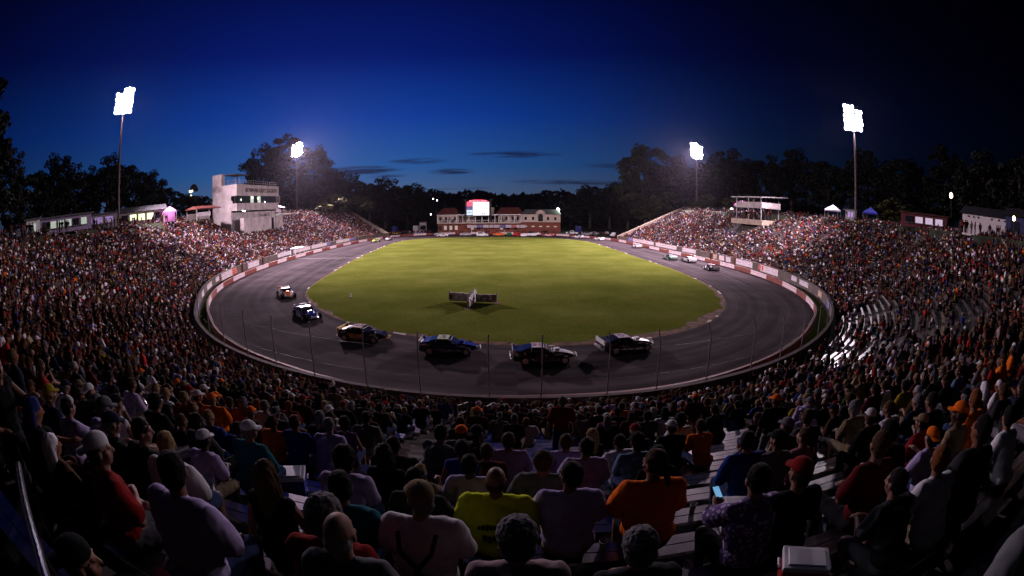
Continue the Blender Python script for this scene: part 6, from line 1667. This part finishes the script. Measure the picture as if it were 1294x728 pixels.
for k in range(KMAX + 1):
    db = D0 + TR * k + 0.50
    # arc length at this radius
    Pk = Sc + SN * db
    L0 = np.r_[0, np.cumsum(np.hypot(*np.diff(Pk, axis=0).T))]
    s = 1.0
    while s < L0[-1] - 1.0:
        x = float(np.interp(s, L0, Pk[:, 0])); y = float(np.interp(s, L0, Pk[:, 1])); u = float(np.interp(s, L0, SL))
        step = rs.uniform(.46, .58)
        s += step
        az = math.degrees(math.atan2(x, y)) if (x or y) else 0
        r = math.hypot(x, y)
        if abs(az) > 76 or y < -4: continue
        if in_aisle(u, k, .74): continue
        if in_box(x, y) or in_rb(x, y): continue
        if r < 1.15 or (r < 2.6 and k >= 24) or k >= 25 and r < 5: continue
        if .15 < x < 1.55 and 1.2 < y < 2.75: continue
        if 1.65 < x < 3.0 and 2.1 < y < 5.4: continue            # empty benches beside the orange shirt
        if -3.0 < x < -1.9 and 2.6 < y < 4.6: continue
        if .2 < x < 1.2 and 5.6 < y < 8.2: continue
        if -1.0 < x < .9 and 6.7 < y < 9.5 and rs.random() < .55: continue
        if any((x - a) ** 2 + (y - b) ** 2 < .44 ** 2 for a, b in placed): continue
        if 3 < r < 13 and rs.random() < .30: continue
        if rs.random() > occupancy(x, y, k, u): continue
        n = (float(np.interp(u, SL, SN[:, 0])), float(np.interp(u, SL, SN[:, 1])))
        seats.append((r, x, y, k, n))
# standing people on the top walkway
dW = D0 + TR * (KMAX + 1) + 1.6
for u in np.arange(1, SL[-1] - 1, 1.15):
    if rs.random() < .45: continue
    p, n = s_at(u); q = p + n * (dW + rs.uniform(-1, 1.2))
    if abs(math.degrees(math.atan2(q[0], q[1]))) > 76 or q[1] < 1: continue
    if in_box(*q) or in_rb(*q): continue
    seats.append((math.hypot(*q), float(q[0]), float(q[1]), KMAX, (float(n[0]), float(n[1]), 1)))
seats.sort(key=lambda s: s[0])
shirt_names = list(SW); shirt_w = [SW[s] for s in shirt_names]
n_ind = 300 - len(HAND) - 1
caps = ['white', 'black', 'red', 'navy', 'grey', 'orange', 'tan']
near_rows = []
inds = []
for s in seats[:]:
    if len(inds) >= n_ind: break
    r, x, y, k, n = s[:5]
    # only those inside the frame
    if abs(math.degrees(math.atan2(x, y))) > 66: continue
    z = zrow(k) + 1.1 - 11
    inds.append(s)
ind_set = set(id(s) for s in inds)
desc = {}
for s in inds:
    r, x, y, k, n = s[:5]
    c = rs.choices([q for q in shirt_names if q != 'lime yellow'], [w for q, w in zip(shirt_names, shirt_w) if q != 'lime yellow'])[0]
    hk = rs.choices(['short', 'curly', 'long', 'fringe', 'tail', 'cap', 'backcap'], [34, 5, 17, 5, 8, 26, 4])[0]
    hc = rs.choices(['black', 'brown', 'blond', 'grey', 'white', 'red-brown'], [30, 34, 15, 12, 4, 5])[0]
    cc = rs.choice(caps)
    desc[id(s)] = (c, hk, hc, cc)
from collections import Counter
rowsorted = {}
for s in inds: rowsorted.setdefault(s[3], []).append(s)
POSEW = {0: 'sitting upright', 1: 'leaning on both knees', 2: 'with folded arms', 3: 'head turned aside', 4: 'holding out a drink', 5: 'bare armed', 6: 'chin in hand', 7: 'heavy set', 8: 'raising a phone hand', 11: 'in long sleeves looking aside', 9: 'standing'}
used = Counter()
def hairdesc(hk, hc, cc):
    if hk == 'cap': return cc + ' cap'
    if hk == 'backcap': return cc + ' backwards cap'
    if hk == 'fringe': return 'balding ' + hc + ' hair'
    return {'short': 'short ', 'curly': 'curly ', 'long': 'long ', 'tail': 'tied back '}[hk] + hc + ' hair'
for k, lst in rowsorted.items():
    lst.sort(key=lambda s: math.atan2(s[1], s[2]))
    for i, s in enumerate(lst):
        r, x, y, k, n = s[:5]
        c, hk, hc, cc = desc[id(s)]
        pi = rs.choices(SEATED, [16, 16, 8, 10, 6, 8, 9, 5, 4, 6])[0]
        if k < 24 and rs.random() < .02: pi = 9
        nb = lst[i + 1] if i + 1 < len(lst) else (lst[i - 1] if i else None)
        pv = lst[i - 1] if i else None
        base = '%s shirt, %s, %s' % (c, hairdesc(hk, hc, cc), POSEW[pi])
        lab = base
        if nb is not None and used['n' + base] > 0 or True:
            lab = base + ', beside %s shirt' % desc[id(nb)][0] if nb else base + ' alone on the bench'
        if used[lab]:
            lab = base + ', between %s and %s' % ((desc[id(pv)][0] if pv else 'aisle'), (desc[id(nb)][0] if nb else 'aisle'))
        j = 1
        rown = ['first', 'second', 'third', 'fourth', 'fifth', 'sixth', 'seventh', 'eighth', 'ninth', 'tenth', 'eleventh', 'twelfth', 'thirteenth', 'fourteenth', 'fifteenth', 'sixteenth', 'seventeenth', 'eighteenth', 'nineteenth', 'twentieth', 'twenty-first', 'twenty-second', 'twenty-third', 'twenty-fourth', 'twenty-fifth', 'twenty-sixth', 'twenty-seventh']
        while used[lab] and j < 6:
            lab = base + ', ' + ['%s row from the fence' % rown[k], '%s row up, near the aisle' % rown[k], '%s row up on the curve' % rown[k], '%s row up past the aisle' % rown[k], '%s row up, dim seat' % rown[k]][j - 1]; j += 1
        used[lab] += 1
        if len(lab.split()) <= 14: lab = 'person in ' + lab
        skin = rs.choices(range(5), [34, 24, 24, 9, 9])[0]
        yaw = math.atan2(n[0], -n[1]) + rs.gauss(0, .16)
        sc_ = rs.uniform(.88, 1.05)
        person((x, y, zrow(k)), yaw, pi, c, hk, hc, lab[:1].upper() * 0 + lab, skin, rs.choice(['khaki', 'denim', 'denim', 'black', 'grey']), cc, sc_, rs.uniform(.93, 1.08))

# the rest of the crowd, one object
def template(P, hair, ratio, cls_far=False):
    """decimated person: verts, tris, class per vertex (0 skin 1 shirt 2 trousers 3 hair/cap)"""
    Vs, Fs, Cs = [], [], []; off = 0
    parts = [(P.body, 0, None), (P.shirt, 1, None), (P.pants, 2, None)]
    if hair: parts.append((HAIR[hair], 3, P.head_M))
    for me, c, M in parts:
        o = bpy.data.objects.new('tmp', me); COL.objects.link(o)
        m = o.modifiers.new('d', 'DECIMATE'); m.ratio = ratio[c]
        if me.name.startswith('cap'): m.ratio = min(1, ratio[c] * 8)
        dg = bpy.context.evaluated_depsgraph_get(); e = o.evaluated_get(dg); em = e.to_mesh(); em.calc_loop_triangles()
        v = np.empty(len(em.vertices) * 3); em.vertices.foreach_get('co', v); v = v.reshape(-1, 3)
        if M is not None: v = v @ np.array(M.to_3x3()).T + np.array(M.translation)
        t = np.empty(len(em.loop_triangles) * 3, dtype=np.int32); em.loop_triangles.foreach_get('vertices', t)
        Vs.append(v); Fs.append(t.reshape(-1, 3) + off); Cs.append(np.full(len(v), c)); off += len(v)
        e.to_mesh_clear(); bpy.data.objects.remove(o)
    return np.vstack(Vs), np.vstack(Fs), np.concatenate(Cs)
NEAR_R = (.035, .045, .05, .06); FAR_R = (.0065, .009, .008, .016)
tm = []; tf = []
for pi, hr_ in ((0, 'short'), (1, 'cap'), (2, 'long'), (3, 'cap'), (4, 'short'), (6, 'short'), (8, 'long'), (11, 'short'), (7, 'cap')):
    tm.append(template(POSES[pi], hr_, NEAR_R)); tf.append(template(POSES[pi], hr_, FAR_R))
st_m = template(POSES[9], 'short', NEAR_R); st_f = template(POSES[9], 'cap', FAR_R)
def crowd_mat():
    m = bpy.data.materials.new('crowd_clothing'); m.use_nodes = True
    h = N(m.node_tree); out = h.n('ShaderNodeOutputMaterial'); b = h.n('ShaderNodeBsdfPrincipled'); h.l(b.outputs[0], out.inputs[0])
    a = h.n('ShaderNodeVertexColor'); a.layer_name = 'tint'; h.l(a.outputs[0], b.inputs['Base Color']); b.inputs['Roughness'].default_value = .95; b.inputs['Specular IOR Level'].default_value = .03
    return m
SKC = np.array([(.16, .064, .036), (.13, .052, .028), (.21, .095, .06), (.05, .022, .012)])
HC = np.array([(.012, .01, .01), (.045, .024, .012), (.12, .075, .035), (.11, .105, .11), (.6, .57, .6), (.2, .02, .02), (.02, .03, .12), (.012, .012, .014)])
HW = np.array([.22, .26, .1, .09, .12, .05, .05, .11])
PC = np.array([(.14, .10, .065), (.02, .03, .06), (.01, .01, .012), (.06, .06, .065), (.2, .18, .2)])
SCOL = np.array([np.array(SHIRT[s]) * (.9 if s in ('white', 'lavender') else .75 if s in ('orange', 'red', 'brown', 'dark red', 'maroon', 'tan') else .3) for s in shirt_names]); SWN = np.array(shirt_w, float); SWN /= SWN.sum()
VV, FF, CC = [], [], []; off = 0
rest = [s for s in seats if id(s) not in ind_set]
print('spectators', len(seats), 'crowd', len(rest))
for s in rest:
    r, x, y, k, n = s[:5]
    stand = len(n) == 3 or nrs.rand() < .025
    if stand: T_ = st_m if r < 45 else st_f
    else: T_ = (tm if r < 42 else tf)[nrs.randint(len(tm))]
    v, f, c = T_
    yaw = math.atan2(n[0], -n[1]) + nrs.normal() * .2
    if len(n) == 3: yaw += nrs.uniform(-.8, .8)
    ca, sa = math.cos(yaw), math.sin(yaw); sc_ = nrs.uniform(.82, 1.06)
    if stand: sc_ *= .98
    q = np.empty_like(v); q[:, 0] = (v[:, 0] * ca - v[:, 1] * sa) * sc_ + x; q[:, 1] = (v[:, 0] * sa + v[:, 1] * ca) * sc_ + y; q[:, 2] = v[:, 2] * sc_ + zrow(k)
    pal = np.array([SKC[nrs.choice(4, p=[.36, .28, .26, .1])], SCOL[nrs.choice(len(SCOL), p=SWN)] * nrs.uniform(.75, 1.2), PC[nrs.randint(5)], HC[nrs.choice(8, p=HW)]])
    VV.append(q); FF.append(f + off); CC.append(np.clip(pal[c], 0, .85)); off += len(v)
# marshals, crews and spectators on foot in the pits and on the fieldhouse balcony
def stander(x, y, z):
    global off
    v, f, c = st_f; yaw = nrs.uniform(-3.1, 3.1); ca, sa = math.cos(yaw), math.sin(yaw)
    q = np.empty_like(v); q[:, 0] = (v[:, 0] * ca - v[:, 1] * sa) + x; q[:, 1] = (v[:, 0] * sa + v[:, 1] * ca) + y; q[:, 2] = v[:, 2] + z
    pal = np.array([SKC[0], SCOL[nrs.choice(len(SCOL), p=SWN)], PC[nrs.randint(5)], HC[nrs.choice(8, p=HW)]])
    VV.append(q); FF.append(f + off); CC.append(np.clip(pal[c], 0, .85)); off += len(v)
for _ in range(80): stander(nrs.uniform(-62, -37), nrs.uniform(198, 206), 0)
for _ in range(30): stander(nrs.uniform(22, 42), nrs.uniform(184, 196), 0)
for _ in range(46): stander(-6.3 + nrs.uniform(-27, 9.5), 206.5 + nrs.uniform(-.2, 1.4), 4.75)
for _ in range(40): stander(-6.3 + nrs.uniform(-27, 27), 203.4 + nrs.uniform(-1.2, .5), -.2)
for _ in range(26): stander(-78.6 + nrs.uniform(-.9, .9), 108 + nrs.uniform(0, 24), 10.9)
for _ in range(34): stander(64.5 + nrs.uniform(-2.5, 4), 113.5 + nrs.uniform(-8, 8), 10.9)
for _ in range(12): stander(64.6 + nrs.uniform(-1, 2), 113.5 + nrs.uniform(-7, 7), 13.9)
for az_, d_ in [(az_, d_) for az_, d_ in zip(nrs.uniform(-67, -44, 46), nrs.uniform(0, 1, 46))]:
    x, y = polar(az_, np.interp(az_, [-67, -60, -53, -44], [60, 68, 90, 112]) + 1.5 * d_); stander(x, y, 12.2)
for _ in range(16):
    az_ = nrs.uniform(58.5, 66); x, y = polar(az_, 69 + nrs.rand() * 2); stander(x, y, 12.2)
o = bulk_mesh('crowd', np.vstack(VV), np.vstack(FF), np.vstack(CC), crowd_mat())
tag(o, 'dense crowd of spectators filling the stands', None, None, 'stuff')
# ------------------------------------------------------------------ things on the benches near the camera
def cooler(x, y, k, rz, label, body, lid, s=1.0, h0=0.43):
    u_, d_ = u_of(x, y); 
    r = empty('cooler', (x, y, zrow(k) + h0), rz); tag(r, label, 'cooler')
    mb = MB(); mb.loft([[(sx * a * s, sy * b * s, z * s) for sx, sy in ((-1, -1), (1, -1), (1, 1), (-1, 1))] for z, a, b in ((0, .19, .12), (.02, .20, .13), (.26, .225, .15))]); mb.build('body', body, r, bevel=.012)
    mb = MB(); mb.box((0, 0, .285 * s), (.47 * s, .32 * s, .05 * s)); mb.box((0, 0, .315 * s), (.38 * s, .24 * s, .02 * s)); mb.build('lid', lid, r, bevel=.012)
    mb = MB(); mb.path([(-.235 * s, -.05 * s, .2 * s), (-.26 * s, -.05 * s, .24 * s), (-.26 * s, .05 * s, .24 * s), (-.235 * s, .05 * s, .2 * s)], .01, 6); mb.path([(.235 * s, -.05 * s, .2 * s), (.26 * s, -.05 * s, .24 * s), (.26 * s, .05 * s, .24 * s), (.235 * s, .05 * s, .2 * s)], .01, 6); mb.build('handle', lid, r)
    return r
cb, cl = mat('cooler_blue', (.015, .03, .30), .45), mat('cooler_lid', (.60, .58, .62), .45)
cooler(-4.18, 3.96, 21, R(55), 'blue cooler with white lid, the one farther from the brown haired woman', cb, cl)
cooler(-2.82, 4.30, 20, R(20), 'blue cooler with white lid beside the white capped man in teal', cb, cl, 1.05)
cooler(1.80, 1.58, 24, R(-28), 'red cooler with pale lid at the bottom edge behind the purple blouse', mat('cooler_red', (.28, .012, .012), .45), cl, .72)
cooler(2.10, 2.95, 22, R(-15), 'small white cooler on the bench beside the woman with the phone', mat('cooler_white', (.55, .54, .56), .45), cl, .9)
mb = MB(); mb.box((0, 0, .02), (.30, .42, .03)); mb.box((-.14, 0, .045), (.02, .42, .03)); mb.box((.14, 0, .045), (.02, .42, .03))
o = mb.build('tray', cl); o.location = (-3.1, 2.9, zrow(22) + .56); o.rotation_euler = (R(8), R(-6), R(30)); 
tag(o, 'white cardboard tray lying before the large man in lavender', 'tray')
mb = MB(); mb.box((0, 0, .05), (.28, .36, .12)); o = mb.build('bag', mat('bag_cloth', (.05, .05, .06), .9)); o.location = (-3.1, 2.9, zrow(22) + .43); o.rotation_euler = (0, 0, R(30)); tag(o, 'dark flat bag under the cardboard tray', 'bag')
def cup(x, y, k, label, full=True):
    mb = MB(); n = 16
    prof = [(.028, 0), (.040, .115), (.042, .118), (.038, .116), (.027, .006)]
    mb.loft([[(r_ * math.cos(a), r_ * math.sin(a), z) for a in np.linspace(0, 2 * math.pi, n, endpoint=False)] for r_, z in prof])
    o = mb.build('cup', mat('paper_cup', (.50, .47, .52), .5), smooth=False); o.location = (x, y, zrow(k) + .432); tag(o, label, 'cup'); o.rotation_euler = (0, 0, 0)
def bench_point(az, k):
    e, p, i = seat_pose(az, k); return p
for az_, k_, lb in ((27.9, 21, 'clear plastic cup standing on the empty bench beside the large orange shirt'), (15.0, 22, 'plastic cup on the bench between the lavender shirt and the orange shirt'), (9.2, 23, 'plastic cup at the bottom edge by the grey haired bent person')):
    p = bench_point(az_, k_); cup(p[0], p[1], k_, lb)
# yellow patterned scarf hanging over a bench
u0 = (-1.52, 3.55)
mb = MB(); nx_, ny_ = 10, 8
P_ = [[(-.16 + .32 * i / nx_ + .01 * math.sin(j * 2.1), -.02 - .05 * (j / ny_) + .018 * math.sin(i * 1.9 + j * .6), .02 - .30 * j / ny_ if j > 1 else .03) for i in range(nx_ + 1)] for j in range(ny_ + 1)]
for j in range(ny_):
    for i in range(nx_): mb.face([P_[j][i], P_[j][i + 1], P_[j + 1][i + 1], P_[j + 1][i]])
o = mb.build('scarf', mat('scarf_yellow', (.45, .50, .03), .9, vary=.5, scale=14)); md = o.modifiers.new('t', 'SOLIDIFY'); md.thickness = .008
o.location = (-1.42, 3.72, zrow(21) + .75); tag(o, 'yellow and black patterned scarf draped beside the black haired woman', 'scarf')
# the dark shiny handrail and the big shoulders right beside the photographer
mb = MB(); pts = [(-3.05, .95, 9.72), (-2.45, .70, 9.80), (-1.85, .46, 9.88), (-1.45, .28, 9.93)]
mb.path(pts, .028, 12)
for q in (pts[0], pts[2]): mb.tube((q[0], q[1], 8.6), q, .022, n=10)
tag(mb.build('handrail', mat('chrome_dark', (.18, .17, .19), .18, .95)), 'dark shiny tubular handrail in the bottom corner catching light glints', 'handrail')
person((1.80, .20, zrow(25)), R(-12), 9, 'grey', 'cap', 'grey', 'blurred pale grey shoulder of a heavy person right beside the photographer', 0, 'grey', 'grey', 1.0, 1.0, 'people standing close by')

person((-1.95, .62, zrow(24)), R(-20), 2, 'black', 'backcap', 'black', 'dark figure in black shirt filling the bottom corner beside the shiny handrail', 1, 'black', 'black', 1.05, 1.15, 'people standing close by')
# thin violet volume added to imitate lens bloom around the floodlights
mb = MB(); mb.box((0, 200, 59.5), (1300, 1000, 123)); hz = mb.build('bloom_haze', bpy.data.materials.new('bloom_haze_air')); tag(hz, None, None, None, 'stuff')
m = hz.data.materials[0]; m.use_nodes = True; h = N(m.node_tree); out = h.n('ShaderNodeOutputMaterial'); v = h.n('ShaderNodeVolumePrincipled')
v.inputs['Density'].default_value = 0.00002; v.inputs['Anisotropy'].default_value = 0.85; v.inputs['Color'].default_value = (.85, .78, 1, 1)
h.l(v.outputs[0], out.inputs['Volume'])

# ------------------------------------------------------------------ camera
cam = bpy.data.cameras.new('camera'); co = bpy.data.objects.new('camera', cam); COL.objects.link(co); SC.camera = co
co.location = (0, 0, 11); co.rotation_euler = (R(80), 0, 0)
cam.type = 'PANO'; cam.panorama_type = 'FISHEYE_EQUISOLID'; cam.fisheye_lens = 16; cam.fisheye_fov = R(180)
cam.sensor_width = 36; cam.sensor_fit = 'HORIZONTAL'; cam.clip_start = 0.05; cam.clip_end = 3000
# a faint last glow of daylight from behind the press box
d = bpy.data.lights.new('dusk_sun', 'SUN'); d.energy = 0.004; d.angle = R(20); d.color = (.7, .75, 1)
l = bpy.data.objects.new('dusk_sun', d); COL.objects.link(l); l.rotation_euler = (R(80), 0, R(-148))
vs_ = SC.view_settings; vs_.view_transform = 'Standard'; vs_.look = 'None'; vs_.gamma = 1.0; vs_.exposure = 0.0; vs_.use_curve_mapping = False
SC.cycles.use_denoising = True
SC.cycles.max_bounces = 4; SC.cycles.diffuse_bounces = 1; SC.cycles.glossy_bounces = 2; SC.cycles.sample_clamp_indirect = 4.0; SC.cycles.transparent_max_bounces = 4
SC.cycles.caustics_reflective = False; SC.cycles.caustics_refractive = False
